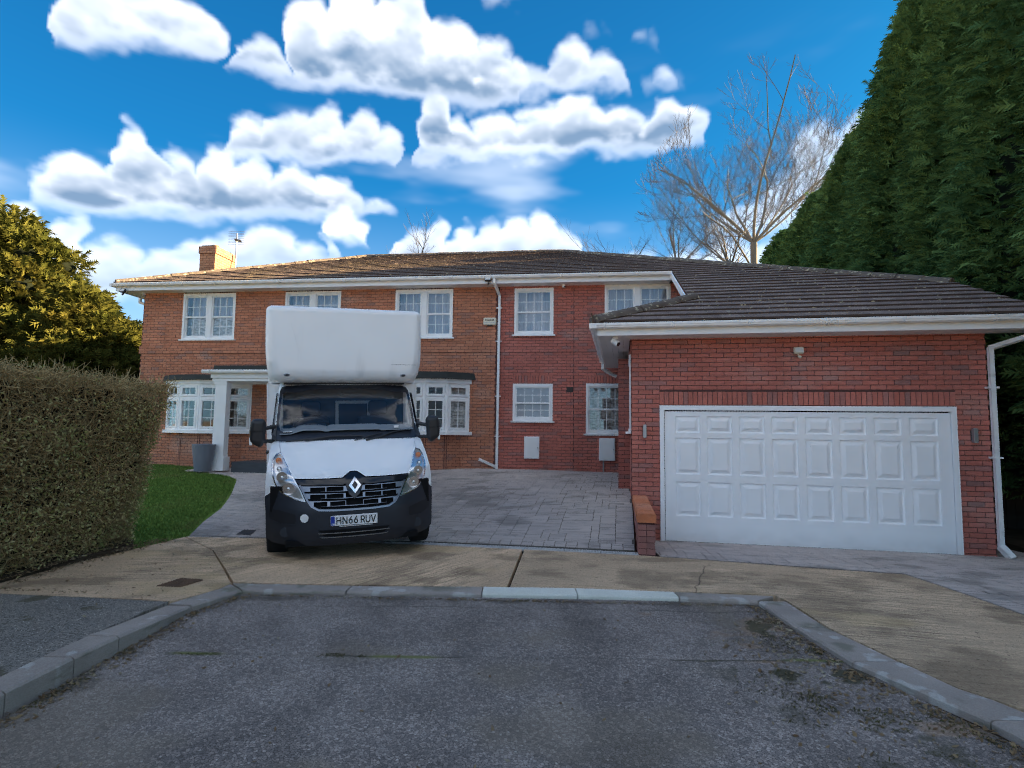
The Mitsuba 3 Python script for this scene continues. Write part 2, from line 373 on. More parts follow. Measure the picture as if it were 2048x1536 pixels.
def asphalt_fn(p, n, uv):
    f1, f2, r = voronoi(p.x * 52, p.y * 52)
    g1, g2, q = voronoi(p.x * 120 + 40, p.y * 120)
    big = fbm(p.x * .55, p.y * .55, 0, 4)
    mid = fbm(p.x * 3.2, p.y * 3.2, 2, 4)
    base = mix((.190, .160, .145), (.265, .230, .212), big)
    base = base * (.60 + .80 * mid)
    stone = base * (.62 + .80 * r)
    c = mix(base * .42, stone, smoothstep(.0, .22, f2 - f1))
    c = c * (.70 + .6 * q)
    c = mix(c, (.55, .53, .50), dr.select(r > .982, smoothstep(.30, .16, f1), 0.0) * .85)
    earth = smoothstep(.60, .76, fbm(p.x * 1.1 + 7, p.y * 1.6 + 2, 5, 4))
    c = mix(c, (.20, .165, .12), earth * .40)
    sun_fleck = smoothstep(.66, .76, fbm(p.x * 1.7 + 3, p.y * 3.5, 1, 4)) * smoothstep(.4, 1.6, p.x)  # orange sun flecks painted on the right side of the road
    c = mix(c, (.30, .19, .11), sun_fleck * .45)
    track = smoothstep(.30, .05, dr.abs(dr.abs(p.x + .3) - .85) + .25 * (mid - .5))
    c = c * (1 - .14 * track)
    crack = dr.abs(p.y - 3.98 - .05 * noise(p.x * 1.5, 0, 0) - .015 * noise(p.x * 9, 4, 0))
    crack2 = dr.abs(p.y - 5.05 - .07 * noise(p.x * 1.2 + 9, 0, 0) - .02 * noise(p.x * 8, 1, 0))
    moss = dr.maximum(smoothstep(.020, .004, crack) * .8, smoothstep(.016, .004, crack2) * .7) * (.35 + .65 * smoothstep(.42, .55, noise(p.x * 2.1, 3, 1)))
    c = mix(c, (.045, .040, .026), moss)
    c = mix(c, (.15, .16, .05), smoothstep(.040, .0, crack) * smoothstep(.50, .66, noise(p.x * 1.4 + 2, 0, 3)) * .9)
    edge = dr.minimum(dr.abs(p.x + 2.68), dr.abs(p.x - 2.30 - .3 * smoothstep(3.9, 3.1, p.y)))
    dirt = smoothstep(.34, .02, edge + .55 * fbm(p.x * 4, p.y * 4, 1, 3) - .15) + smoothstep(.18, .0, dr.abs(p.y - 5.30) + .28 * fbm(p.x * 4, p.y * 4, 7, 3) - .06)
    mossy = smoothstep(.56, .66, fbm(p.x * 5, p.y * 5, 3, 4)) * smoothstep(.95, .25, dr.abs(p.x - 2.0) + .35 * dr.abs(p.y - 3.9)) * .85
    c = mix(c, (.052, .050, .026), mossy)
    return mix(c, (.060, .050, .034), dr.clip(dirt, 0, 1) * .70)


def asphalt_bump(p, n, uv):
    f1, f2, r = voronoi(p.x * 52, p.y * 52)
    return .0075 * r * smoothstep(.0, .35, f2 - f1) + .004 * fbm(p.x * 14, p.y * 14, 0, 3)


mat('asphalt', asphalt_fn, .86, .35, bump=(asphalt_bump, 2.5e-3))


def path_fn(p, n, uv):
    f1, f2, r = voronoi(p.x * 95, p.y * 95)
    base = mix((.088, .080, .073), (.138, .125, .108), fbm(p.x * 1.4, p.y * 1.4, 0, 4))
    c = base * (.55 + .95 * r)
    c = mix(c, (.42, .41, .38), dr.select(r > .97, smoothstep(.35, .2, f1), 0.0) * .7)
    return 1.5 * (mix(c, (.045, .04, .022), smoothstep(.66, .75, fbm(p.x * 3, p.y * 3, 4, 4)) * .7))


mat('footpath', path_fn, .9, .3, bump=(lambda p, n, uv: .004 * noise(p.x * 90, p.y * 90, 0) + .003 * fbm(p.x * 20, p.y * 20, 0, 2), 2.5e-3))


def concrete_fn(p, n, uv):
    tone = mix((.50, .350, .225), (.40, .300, .205), uv.x)
    big = fbm(p.x * .8 + 11, p.y * .8, 0, 5)
    c = tone * (.62 + .72 * big)
    a = uv.y                                            # direction of the brushing, radians
    s, t = p.x * dr.cos(a) + p.y * dr.sin(a), -p.x * dr.sin(a) + p.y * dr.cos(a)
    line = fbm(s * 70 + 3.0 * noise(t * 1.1, s * 1.5, 0), t * 4.5, 0, 3)
    fade = .35 + .65 * smoothstep(.35, .65, noise(p.x * 1.3, p.y * 1.3, 8))
    c = c * (1 + (line - .5) * 1.25 * fade)
    f1, f2, rr_ = voronoi(p.x * 60, p.y * 60)
    c = c * (.89 + .22 * rr_)
    tyre = smoothstep(.16, .04, dr.abs(p.x + 1.25 - .28 * (p.y - 6)) + .10 * (big - .5)) + smoothstep(.16, .04, dr.abs(p.x + 2.95 - .30 * (p.y - 6)) + .10 * (big - .5))
    c = c * (1 - .20 * tyre)
    crk = dr.abs(p.x - 1.9 - .5 * (p.y - 6) - .25 * noise(p.y * 2.2, 1, 0) - .05 * noise(p.y * 11, 3, 0))
    c = mix(c, c * .35, smoothstep(.010, .003, crk) * smoothstep(6.9, 6.5, p.y))
    c = c * (.90 + .20 * noise(p.x * 120, p.y * 120, 0))
    c = mix(c, c * .50, smoothstep(.48, .72, fbm(p.x * 2.3, p.y * 2.9 + 6, 1, 5)) * .75)
    c = mix(c, (.50, .36, .18), smoothstep(.60, .74, fbm(p.x * 1.0 + 30, p.y * 1.9, 2, 3)) * .30)
    spot = noise(p.x * 60, p.y * 60, 3)
    return mix(c, (.10, .08, .055), smoothstep(.84, .93, spot) * .6)


def concrete_bump(p, n, uv):
    a = uv.y
    s, t = p.x * dr.cos(a) + p.y * dr.sin(a), -p.x * dr.sin(a) + p.y * dr.cos(a)
    return .0022 * fbm(s * 70 + 3.0 * noise(t * 1.1, s * 1.5, 0), t * 4.5, 0, 2) + .002 * fbm(p.x * 22, p.y * 22, 0, 2)


mat('concrete', concrete_fn, .9, .25, bump=(concrete_bump, 2.5e-3))


def kerb_fn(p, n, uv):
    new = uv.x
    old = mix((.170, .144, .128), (.280, .246, .218), fbm(p.x * 3, p.y * 3, uv.y * 9, 4))
    old = mix(old, (.36, .36, .34), smoothstep(.60, .70, fbm(p.x * 8, p.y * 8, 3 + uv.y * 5, 3)) * .55)
    old = mix(old, (.085, .09, .06), smoothstep(.55, .75, fbm(p.x * 5, p.y * 5, p.z * 20, 3)) * .6)
    fresh = mix((.41, .42, .37), (.48, .49, .44), fbm(p.x * 6, p.y * 6, 2, 3))
    return 1.3 * (mix(old, fresh, new) * (.85 + .3 * noise(p.x * 160, p.y * 160, p.z * 160)))


mat('kerb_concrete', kerb_fn, .9, .25, bump=(lambda p, n, uv: .002 * fbm(p.x * 70, p.y * 70, p.z * 70, 2), 2e-3))


def paver_fn(p, n, uv):
    a = .19
    s, t = p.x * math.cos(a) - p.y * math.sin(a), p.x * math.sin(a) + p.y * math.cos(a)
    grain = fbm(s * 2.6 + 1.2 * fbm(s * 2, t * 6, 5, 2), t * 26, uv.y * 17, 4)
    base = mix((.335, .288, .250), (.385, .335, .292), uv.x)
    base = mix(base, (.26, .225, .225), noise(p.x * .7, p.y * .7, 4) * .6)
    c = base * (.58 + .84 * grain)
    c = mix(c, (.085, .078, .078), smoothstep(.54, .68, grain) * .55)
    return 1.35 * (mix(c, (.085, .08, .075), smoothstep(.56, .76, fbm(p.x * 1.6, p.y * 2.2, 9, 4)) * .5))


def paver_bump(p, n, uv):
    a = .19
    s, t = p.x * math.cos(a) - p.y * math.sin(a), p.x * math.sin(a) + p.y * math.cos(a)
    return .006 * fbm(s * 2.6 + 1.2 * fbm(s * 2, t * 6, 5, 2), t * 26, uv.y * 17, 3)


mat('paver', paver_fn, .78, .35, bump=(paver_bump, 4e-3))
mat('paver_bed', lambda p, n, uv: mix((.10, .088, .078), (.15, .132, .118), noise(p.x * 5, p.y * 5, 0)), .95, .2)
mat('soil', lambda p, n, uv: mix((.022, .017, .012), (.060, .044, .028), fbm(p.x * 6, p.y * 6, 0, 4)), .95, .1, bump=(lambda p, n, uv: .03 * fbm(p.x * 14, p.y * 14, 0, 3), 5e-3))
mat('turf', lambda p, n, uv: mix((.08, .14, .022), (.14, .22, .04), fbm(p.x * 2, p.y * 2, 0, 4)), .9, .2)
mat('field', lambda p, n, uv: mix((.20, .19, .12), (.29, .25, .19), fbm(p.x * .2, p.y * .2, 0, 4)), .95, .1)  # lightened so that the sunlit ground bounces warm fill onto the walls


# plants
def leafmat(name, a, b, c2, thin=True, freq=.8, rough=.65):
    def fn(p, n, uv):
        k = mix(a, b, uv.y)
        return mix(k, c2, smoothstep(.45, .75, fbm(p.x * freq, p.y * freq, p.z * freq, 3)) * uv.x)
    scene['mat_' + name] = {'type': 'principledthin', 'base_color': proc(fn), 'roughness': rough, 'spec_trans': 0.0, 'diff_trans': .5 if thin else .2, 'eta': 1.35}


leafmat('conifer_leaf', (.052, .112, .042), (.200, .330, .115), (.090, .210, .095))
leafmat('conifer_light', (.055, .068, .016), (.135, .138, .034), (.110, .098, .024))
leafmat('grass_blade', (.085, .150, .030), (.185, .280, .070), (.230, .235, .085), freq=1.5)
leafmat('hedge_leaf', (.30, .29, .085), (.62, .56, .30), (.11, .19, .04), freq=1.6)
leafmat('dead_leaf', (.16, .10, .055), (.30, .22, .13), (.42, .38, .28), freq=3.0)
leafmat('moss_tuft', (.055, .050, .020), (.105, .100, .032), (.060, .045, .026), freq=3.0)
mat('twig', lambda p, n, uv: mix((.20, .140, .062), (.47, .345, .170), uv.y), .85, .2)
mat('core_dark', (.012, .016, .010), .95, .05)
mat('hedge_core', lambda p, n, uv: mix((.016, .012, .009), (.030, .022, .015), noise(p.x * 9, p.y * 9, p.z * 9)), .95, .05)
mat('bark', lambda p, n, uv: mix((.14, .130, .115), (.23, .215, .19), fbm(p.x * 5, p.y * 5, p.z * 1.2, 3)), .9, .2, bump=(lambda p, n, uv: .02 * fbm(p.x * 9, p.y * 9, p.z * 2, 3), 1e-2))
mat('bark_thin', lambda p, n, uv: mix((.10, .090, .080), (.18, .160, .140), uv.y), .9, .2)
mat('dark_bark', (.035, .026, .018), .95, .1)
mat('fence_dark', lambda p, n, uv: C(.030, .026, .022) * (.6 + .8 * fbm(p.x * 3, p.y * 3, p.z * 12, 3)), .9, .1)

# the van
mat('van_white', lambda p, n, uv: C(.86, .87, .88) * (.965 + .05 * fbm(p.x * 2, p.y * 2, p.z * 2, 3)) * (1 - .10 * smoothstep(1.15, .45, p.z) * fbm(p.x * 6, p.y * 6, p.z * 6, 3)), .22, .5, clearcoat=.6, clearcoat_gloss=.9)
mat('box_white', lambda p, n, uv: C(.86, .87, .88) * (.94 + .08 * fbm(p.x * 1.5, p.y * 1.5, p.z * 1.5, 3)) * (1 - .16 * smoothstep(.52, .80, fbm(p.x * 7, p.y * 7, p.z * .9, 4)) * smoothstep(3.2, 2.1, p.z)), .30, .5, clearcoat=.4, clearcoat_gloss=.8)
mat('bumper_plastic', lambda p, n, uv: C(.020, .024, .033) * (.8 + .4 * fbm(p.x * 5, p.y * 5, p.z * 5, 3)), .42, .45)
mat('gloss_black', (.012, .014, .02), .12, .5)
mat('tyre_rubber', lambda p, n, uv: C(.016, .016, .017) * (.7 + .7 * fbm(p.x * 8, p.y * 8, p.z * 8, 3)), .85, .25)
scene['mat_chrome'] = {'type': 'twosided', 'bsdf': {'type': 'roughconductor', 'material': 'Al', 'alpha': .12}}
scene['mat_silver'] = {'type': 'twosided', 'bsdf': {'type': 'principled', 'base_color': rgb(.30, .32, .37), 'metallic': .8, 'roughness': .38, 'specular': .5}}
scene['mat_reflector'] = {'type': 'twosided', 'bsdf': {'type': 'principled', 'base_color': rgb(.72, .73, .74), 'metallic': .8, 'roughness': .18, 'specular': .5}}
scene['mat_lens'] = {'type': 'thindielectric', 'int_ior': 1.5}
mat('orange_lens', (.62, .20, .07), .2, .5)
mat('plate_white', lambda p, n, uv: C(.74, .745, .76), .35, .5)
mat('plate_blue', (.015, .045, .32), .35, .5)
mat('dash_grey', (.20, .22, .235), .7, .3)
mat('seat_dark', (.03, .033, .04), .9, .1)
mat('cab_lining', (.055, .06, .07), .9, .2)
# ================================================================ ground
_zl = RBFInterpolator(np.array([(-5, 7.9), (-4.45, 7.9), (-2.9, 7.8), (-1.17, 7.71), (.2, 7.45), (1.6, 7.24), (1.9, 8.2), (2.0, 9.35), (2.27, 10.9), (2.6, 14.0), (-.3, 14.4), (-2, 14.6), (-7, 15.3),
                                (-9.5, 15.6), (-4.1, 10.6), (-2.44, 11.2), (0, 10), (-8, 9), (-12, 12), (-12, 17), (3, 17)], float),
                      np.array([.03, .03, .02, .03, .03, .03, .22, .42, .50, .56, .59, .55, .46, .49, .20, .28, .32, .12, .40, .5, .6]), smoothing=.002)
_zr = RBFInterpolator(np.array([(1.6, 7.2), (1.98, 7.08), (2.9, 6.96), (4.53, 6.65), (4.46, 5.04), (2.1, 9.3), (4.2, 8.95), (6.7, 8.45), (8.5, 8.1), (3.2, 4.5), (3.2, 3), (3.4, 1), (7, 5), (9, 6), (7, 2)], float),
                      np.array([.03, .03, .0, -.03, .02, -.175, -.175, -.175, -.175, .04, .04, .04, -.03, -.1, .02]), smoothing=.002)
lawn_z = lambda x, y: _zl(np.column_stack([x, y]))
fore_z = lambda x, y: _zr(np.column_stack([x, y]))
DRAIN = [(-4.45, 7.9), (-2.9, 7.83), (-1.17, 7.71), (1.62, 7.24)]


def apron_z(x, y):
    x, y = np.asarray(x, float), np.asarray(y, float)
    left = .055 + .03 * np.clip((5.4 - y) / .6, 0, 1) * np.clip((-2.4 - x) / .5, 0, 1)
    z = .030 + 0 * x
    z = np.where(x < -2.4, .030 + (left - .030) * np.clip((-2.4 - x) / .6, 0, 1), z)
    w = np.clip((x - 1.4) / .8, 0, 1)
    return z * (1 - w) + w * np.minimum(fore_z(x, y), .045)


# a road that comes to an end at the kerb, and the land around
add('road', slab(Polygon([(-2.66, -30), (2.60, -30), (2.60, 2.9), (2.40, 3.6), (2.28, 4.4), (2.265, 5.28), (1.5, 5.39), (-2.49, 5.40), (-2.66, 4.9)]), lambda x, y: .0 + .004 * np.sin(x * 1.3) * np.sin(y * .9), .2, 1.0), 'asphalt')
tag('road', 'dark worn asphalt end of the street in front of the houses', kind='structure')
m = trimesh.creation.box([400, 400, .5])
m.apply_translation([0, 150, -.75])
add('ground', m, 'field')
tag('ground', 'rough ground beyond the gardens', kind='structure')

add('footpath', slab(Polygon([(-9, -30), (-2.85, -30), (-2.87, 4.90), (-4.6, 5.13), (-9, 5.3)]), lambda x, y: .113 - .045 * np.clip((np.asarray(y) - 4.0) / 1.1, 0, 1), .3, .6), 'footpath')
tag('footpath', 'grey tarmac pavement left of the kerb', kind='structure')
add('flower_bed', slab(Polygon([(-11, -8), (-4.78, -8), (-4.80, 5.4), (-4.66, 6.6), (-4.57, 7.0), (-4.8, 7.35), (-11, 7.6)]), lambda x, y: .075 + .05 * np.clip((-4.7 - np.asarray(x)) / .4, 0, 1) + .02 * np.sin(np.asarray(y) * 7), .3, .3), 'soil', smooth=True)
tag('flower_bed', 'dark soil under the clipped hedge', kind='structure')

# brushed concrete crossover in three bays
bays = [Polygon([(-4.90, 5.12), (-2.87, 4.92), (-2.70, 5.44), (-2.70, 5.66), (-2.72, 5.66), (-3.6, 7.0), (-4.42, 7.83), (-4.46, 7.55), (-4.66, 6.55), (-4.82, 5.6)]),
        Polygon([(-2.70, 5.66), (-.02, 5.645), (.165, 7.44), (-1.17, 7.65), (-2.9, 7.77), (-4.42, 7.84), (-3.6, 7.0)]),
        Polygon([(.0, 5.645), (1.61, 5.55), (2.49, 5.445), (2.52, 5.22), (2.505, 4.54), (2.625, 3.93), (2.70, 3.53), (2.87, 3.27), (3.0, 2.4), (3.0, -3), (4.46, -3), (4.46, 5.04), (4.53, 6.62), (2.9, 6.93), (1.98, 7.05), (1.62, 7.16), (.185, 7.43)])]
for i, (b, tone, ang) in enumerate(zip(bays, (.10, .12, .55), (1.72, -.62, 1.35))):
    v, f = slab(b, lambda x, y: apron_z(x, y), .15, .2, inset=.006)
    add('crossover__slab', (v, f), 'concrete', uv=np.tile((tone, ang), (len(v), 1)))
tag('crossover', 'brushed tan concrete strip between the kerb and the paved drive', kind='structure')
v, f = slab(Polygon([(-4.9, 5.1), (4.5, 2), (4.5, 7), (1.6, 7.3), (-4.45, 7.95)]), lambda x, y: apron_z(x, y) - .06, .1, .5)
add('crossover__bed', (v, f), 'soil')


# kerb stones
def kerbstone(a, b, c, d, za, zb, tone, r, drop=.16):
    """corners on plan a, b (road side), c, d (back); top z at a/d and b/c; the road-side arris is bevelled"""
    a, b, c, d = (np.array(p, float) for p in (a, b, c, d))
    n = (d - a) / np.linalg.norm(d - a)
    t = (b - a) / np.linalg.norm(b - a)
    g = .005
    a, d, b, c = a + t * g, d + t * g, b - t * g, c - t * g
    e = .018
    za0, zb0 = za - e * .8, zb - e * .8
    v = [(*a, -drop), (*b, -drop), (*a, za0), (*b, zb0), (*(a + n * e), za), (*(b + n * e), zb), (*d, za), (*c, zb), (*d, -drop), (*c, -drop)]
    f = [(0, 1, 3), (0, 3, 2), (2, 3, 5), (2, 5, 4), (4, 5, 7), (4, 7, 6), (6, 7, 9), (6, 9, 8), (0, 2, 4), (0, 4, 6), (0, 6, 8), (1, 5, 3), (1, 7, 5), (1, 9, 7)]
    add('kerb__stone', (np.array(v), np.array(f)), 'kerb_concrete', uv=np.tile((tone, r), (10, 1)))


ys = [-6.3, -5.4, -4.5, -3.6, -2.7, -1.8, -.9, 0, .9, 1.8, 2.62, 3.16, 3.62, 4.0, 4.88]
for k in range(len(ys) - 1):
    y0, y1 = ys[k], ys[k + 1]
    z = lambda y: .12 if y < 3.9 else .12 - .07 * min((y - 3.9) / .95, 1)
    xo = lambda y: -2.695 + .03 * min(max((y - 3.2) / .8, 0), 1)
    kerbstone((xo(y0), y0), (xo(y1), y1), (-2.875, y1), (-2.88, y0), z(y0), z(y1), 0, R.random())
kerbstone((-2.655, 4.88), (-2.49, 5.42), (-2.70, 5.62), (-2.87, 4.90), .055, .034, 0, .3)
fx = [(-2.49, 5.415, 5.645), (-1.52, 5.408, 5.610), (-.255, 5.411, 5.636), (.64, 5.408, 5.634), (1.575, 5.372, 5.548), (2.27, 5.285, 5.455)]
for k in range(5):
    (xa, ya, yb), (xc, yc, yd) = fx[k], fx[k + 1]
    kerbstone((xa, ya), (xc, yc), (xc if k < 4 else 2.49, yd), (xa if k else -2.70, yb), .034, .034, 1.0 if k in (2, 3) else 0, R.random())
rx = [(5.27, 2.262, 2.505), (4.59, 2.265, 2.497), (3.93, 2.31, 2.615), (3.16, 2.585, 2.875), (2.3, 2.72, 2.98), (1.4, 2.72, 2.98), (.5, 2.72, 2.98), (-.4, 2.72, 2.98), (-1.3, 2.72, 2.98), (-2.2, 2.72, 2.98)]
for k in range(len(rx) - 1):
    (ya, xa, xb), (yc, xc, xd) = rx[k], rx[k + 1]
    kerbstone((xa, ya), (xc, yc), (xd, yc), (xb, ya), .040, .040, 0, R.random())
tag('kerb', 'line of pale and weathered concrete kerb stones around the road end', kind='structure')


# stamped ashlar paving: rectangles of a few sizes packed on a 0.15 m grid along the garage direction
def ashlar(seed, nu, nv):
    r = random.Random(seed)
    taken, out = np.zeros((nu, nv), bool), []
    sizes = [(4, 2), (3, 2), (2, 2), (3, 3), (4, 3), (2, 1), (3, 1), (5, 2), (2, 3)]
    for j in range(nv):
        for i in range(nu):
            if taken[i, j]:
                continue
            opts = sizes[:]
            r.shuffle(opts)
            for a, b in opts + [(2, 1), (1, 2), (1, 1)]:
                if i + a <= nu and j + b <= nv and not taken[i:i + a, j:j + b].any():
                    taken[i:i + a, j:j + b] = True
                    out.append((i, j, a, b))
                    break
    return out


def pave(parent, poly, zf, seed, extra=(), unit=.112, limit=300):
    inner = poly.difference(shapely.union_all(extra)) if extra else poly
    o = np.array([-16.0, 4.0])
    items = []
    th = GF
    def place(g, k):
        g = g.buffer(-.005, join_style=2).simplify(.004)
        for q in getattr(g, 'geoms', [g]):
            if q.geom_type != 'Polygon' or q.area < .004:
                continue
            dz = R.uniform(-.002, .002)
            v, f = slab(q, lambda x, y: zf(x, y) + dz, .012, .6)
            items.append((v, f, (R.random() ** 1.3, R.random()), nearness(v)))
    for i, j, a, b in ashlar(seed, 200, 155):
        q = np.array([[i, j], [i + a, j], [i + a, j + b], [i, j + b]]) * unit
        w = (th.o + np.outer(q[:, 0] - 11.0, th.d) + np.outer(q[:, 1] - 4.0, th.n))
        g = Polygon(w)
        if g.intersects(inner):
            place(g.intersection(inner), 0)
    for e in extra:
        place(e.intersection(poly), 1)
    pieces(parent, 'paver', items, 'paver', 'paving', limit)
    v, f = slab(poly, lambda x, y: zf(x, y) - .007, .2, .3)
    add(f'{parent}__bed', (v, f), 'paver_bed', smooth=False)


def strip(a, b, w, n, side=1):
    """setts along a line"""
    a, b = np.array(a), np.array(b)
    t = (b - a) / np.linalg.norm(b - a)
    s = np.array([-t[1], t[0]]) * side * w
    out = []
    for k in range(n):
        p, q = a + (b - a) * k / n, a + (b - a) * (k + 1) / n
        out.append(Polygon([p, q, q + s, p + s]))
    return out


gw = lambda u, v: tuple(GF.o + u * GF.d + v * GF.n)
hw = lambda u, v: tuple(HF.o + u * HF.d + v * HF.n)
lawn_edge = [(-4.45, 7.98), (-4.72, 8.82), (-4.98, 9.87), (-5.35, 10.9), (-5.74, 11.85), (-6.25, 13.03), (-6.75, 13.6), (-7.5, 14.05), (-8.1, 14.25), (-8.3, 14.5), (-8.2, 14.9)]
drive = Polygon(lawn_edge + [hw(-7.6, -.02), hw(2.70, -.02), gw(1.80, 4.2), gw(1.80, 1.44), gw(2.02, 1.44), gw(2.02, -.02), (1.9, 8.9), (1.60, 7.36), (-1.17, 7.83), (-2.9, 7.95)]).buffer(0)
pave('driveway', drive, lawn_z, 4, strip((1.60, 7.37), (-1.17, 7.83), .20, 19, -1) + strip((-1.17, 7.83), (-2.9, 7.95), .20, 12, -1) + strip((-2.9, 7.95), (-4.4, 8.0), .20, 10, -1))
tag('driveway', 'grey stamped paving of the sloping drive in front of the house', kind='structure')
fore = Polygon([(1.86, 7.12), (2.9, 6.99), (4.55, 6.68), (4.48, 5.04), (4.48, -3), (9.5, -3), (9.5, 12), (8.0, 12), gw(7.21, .3), gw(7.21, -.01), gw(2.02, -.01), (2.02, 9.2)])
pave('forecourt', fore, fore_z, 9, strip((1.95, 7.11), (2.9, 6.99), .2, 8, 1) + strip((2.92, 6.99), (4.55, 6.68), .2, 12, 1) + strip((4.55, 6.66), (4.48, 5.04), .26, 12, 1) + strip((4.48, 5.02), (4.48, 2.2), .26, 20, 1), limit=300)
tag('forecourt', 'grey stamped paving in front of the garage', kind='structure')

# lawn
lawn = Polygon([(-4.44, 7.95), (-4.43, 7.84), (-4.47, 7.55), (-4.58, 7.02), (-4.82, 7.37), (-14, 7.65), (-14, 18), hw(-10.5, -.02), hw(-7.6, -.02)] + lawn_edge[::-1]).buffer(0)
v, f = slab(lawn, lawn_z, .3, .5)
add('lawn', (v, f), 'turf')
tag('lawn', 'small green lawn between the hedge and the house', kind='structure')
m = MB()
lp = shapely.prepared.prep(lawn.buffer(-.02))
P = np.column_stack([R.uniform(-9.8, -4.4, 64000), R.uniform(6.95, 15.8, 64000)])
P = P[[lp.contains(Point(a)) for a in P]]
P = P[R.random(len(P)) < np.clip(14 / (P[:, 1] - 4) ** 1.0, .2, 1)]
a, hgt, wdt = R.uniform(0, 6.283, len(P)), R.uniform(.025, .06, len(P)), R.uniform(.006, .014, len(P))
z = lawn_z(P[:, 0], P[:, 1]) - .004
dx, dy = np.cos(a) * wdt, np.sin(a) * wdt
lean = R.normal(0, .02, (len(P), 2))
V = np.stack([np.column_stack([P[:, 0] - dx, P[:, 1] - dy, z]), np.column_stack([P[:, 0] + dx, P[:, 1] + dy, z]), np.column_stack([P + lean, z + hgt])], 1).reshape(-1, 3)
m.add(V, np.arange(len(V)).reshape(-1, 3), np.repeat(np.column_stack([R.random(len(P)), R.random(len(P))]), 3, 0))
m.put('grass', 'grass_blade')
tag('grass', 'short green grass of the lawn beside the hedge', 'grass', kind='stuff')

# drain channel
k = MB()
dl = LineString(DRAIN)
off, nseg = 0, 13
for s in range(nseg):
    p0, p1 = np.array(dl.interpolate(dl.length * s / nseg).coords[0]), np.array(dl.interpolate(dl.length * (s + 1) / nseg).coords[0])
    t = (p1 - p0) / np.linalg.norm(p1 - p0)
    L = np.linalg.norm(p1 - p0)
    F = Frame(0, 0, 0)
    F.o, F.d, F.n = p0, t, np.array([-t[1], t[0]])
    z = float(lawn_z([p0[0]], [p0[1]])[0] + .004)
    g = MB()
    g.box(F, .003, L - .003, -.065, -.048, z - .03, z).box(F, .003, L - .003, .048, .065, z - .03, z)
    nb = 13
    for i in range(nb):
        u = (i + .25) * L / nb
        g.box(F, u, u + L / nb * .45, -.048, .048, z - .03, z - .002)
    g.put('drain_channel__grate', 'drain_grey')
    k.box(F, 0, L, -.075, .075, z - .16, z - .035)
k.put('drain_channel__trough', 'drain_dark', exact=True)
tag('drain_channel', 'slotted grey drain channel across the foot of the drive', 'drain')
mat('drain_grey', lambda p, n, uv: C(.46, .45, .44) * (.75 + .5 * fbm(p.x * 9, p.y * 9, 0, 3)), .7, .4)
mat('drain_dark', (.010, .010, .011), .9, .1)
mat('rust_iron', lambda p, n, uv: mix((.075, .045, .030), (.16, .095, .055), fbm(p.x * 14, p.y * 14, 0, 4)), .8, .4)


def plate(key, quad, zf, material, n, label, cat):
    """an iron cover with a raised grid in a frame"""
    q = np.array(quad, float)
    pt = lambda s, t: (q[0] * (1 - s) + q[1] * s) * (1 - t) + (q[3] * (1 - s) + q[2] * s) * t
    m = MB()
    def patch(s0, s1, t0, t1, h0, h1):
        c = np.array([pt(s0, t0), pt(s1, t0), pt(s1, t1), pt(s0, t1)])
        z = zf(c[:, 0], c[:, 1])
        m.add(np.vstack([np.column_stack([c, z + h0]), np.column_stack([c, z + h1])]), np.array([(4, 5, 6), (4, 6, 7), (0, 1, 5), (0, 5, 4), (1, 2, 6), (1, 6, 5), (2, 3, 7), (2, 7, 6), (3, 0, 4), (3, 4, 7)]))
    patch(0, 1, 0, 1, -.01, .004)
    for i in range(n):
        for j in range(n):
            patch((i + .12) / n, (i + .88) / n, (j + .12) / n, (j + .88) / n, .004, .009)
    m.put(key, material)
    tag(key, label, cat)


plate('drain_cover', [(-3.30, 5.42), (-3.06, 5.40), (-2.99, 5.66), (-3.23, 5.71)], lambda x, y: apron_z(x, y), 'rust_iron', 7, 'rusty iron cover set in the concrete near the left kerb', 'drain cover')
plate('inspection_cover', [(-3.85, 8.10), (-3.64, 8.07), (-3.68, 8.34), (-3.87, 8.37)], lambda x, y: lawn_z(x, y), 'dark_metal', 4, 'small dark square cover in the paving left of the van', 'drain cover')

# leaves, moss and grit lying along the kerbs and under the hedge
def scatter(key, pts, zf, size, bsdf, label, cat, flat=.35, up=.004, tri=2):
    n = len(pts)
    s, a = R.uniform(*size, n), R.uniform(0, 6.283, n)
    tx = np.column_stack([np.cos(a), np.sin(a), R.normal(0, flat, n)]) * s[:, None]
    ty = np.column_stack([-np.sin(a), np.cos(a), R.normal(0, flat, n)]) * (s * R.uniform(.4, .8, n))[:, None]
    c = np.column_stack([pts, zf(pts[:, 0], pts[:, 1]) + up + s * flat * .5])
    V = np.stack([c - tx, c + ty * .8, c + tx, c - ty * .8], 1).reshape(-1, 3)
    b = np.arange(n)[:, None] * 4
    Fc = np.vstack([b + [0, 1, 2], b + [0, 2, 3]])
    add(key, (V, Fc), bsdf, uv=np.repeat(np.column_stack([R.random(n), R.random(n)]), 4, 0))
    tag(key, label, cat, kind='stuff')


def along(line, n, spread, rng=(0, 1)):
    l = LineString(line)
    t = R.uniform(*rng, n)
    p = np.array([l.interpolate(x, normalized=True).coords[0] for x in t])
    return p + R.normal(0, 1, (n, 2)) * spread


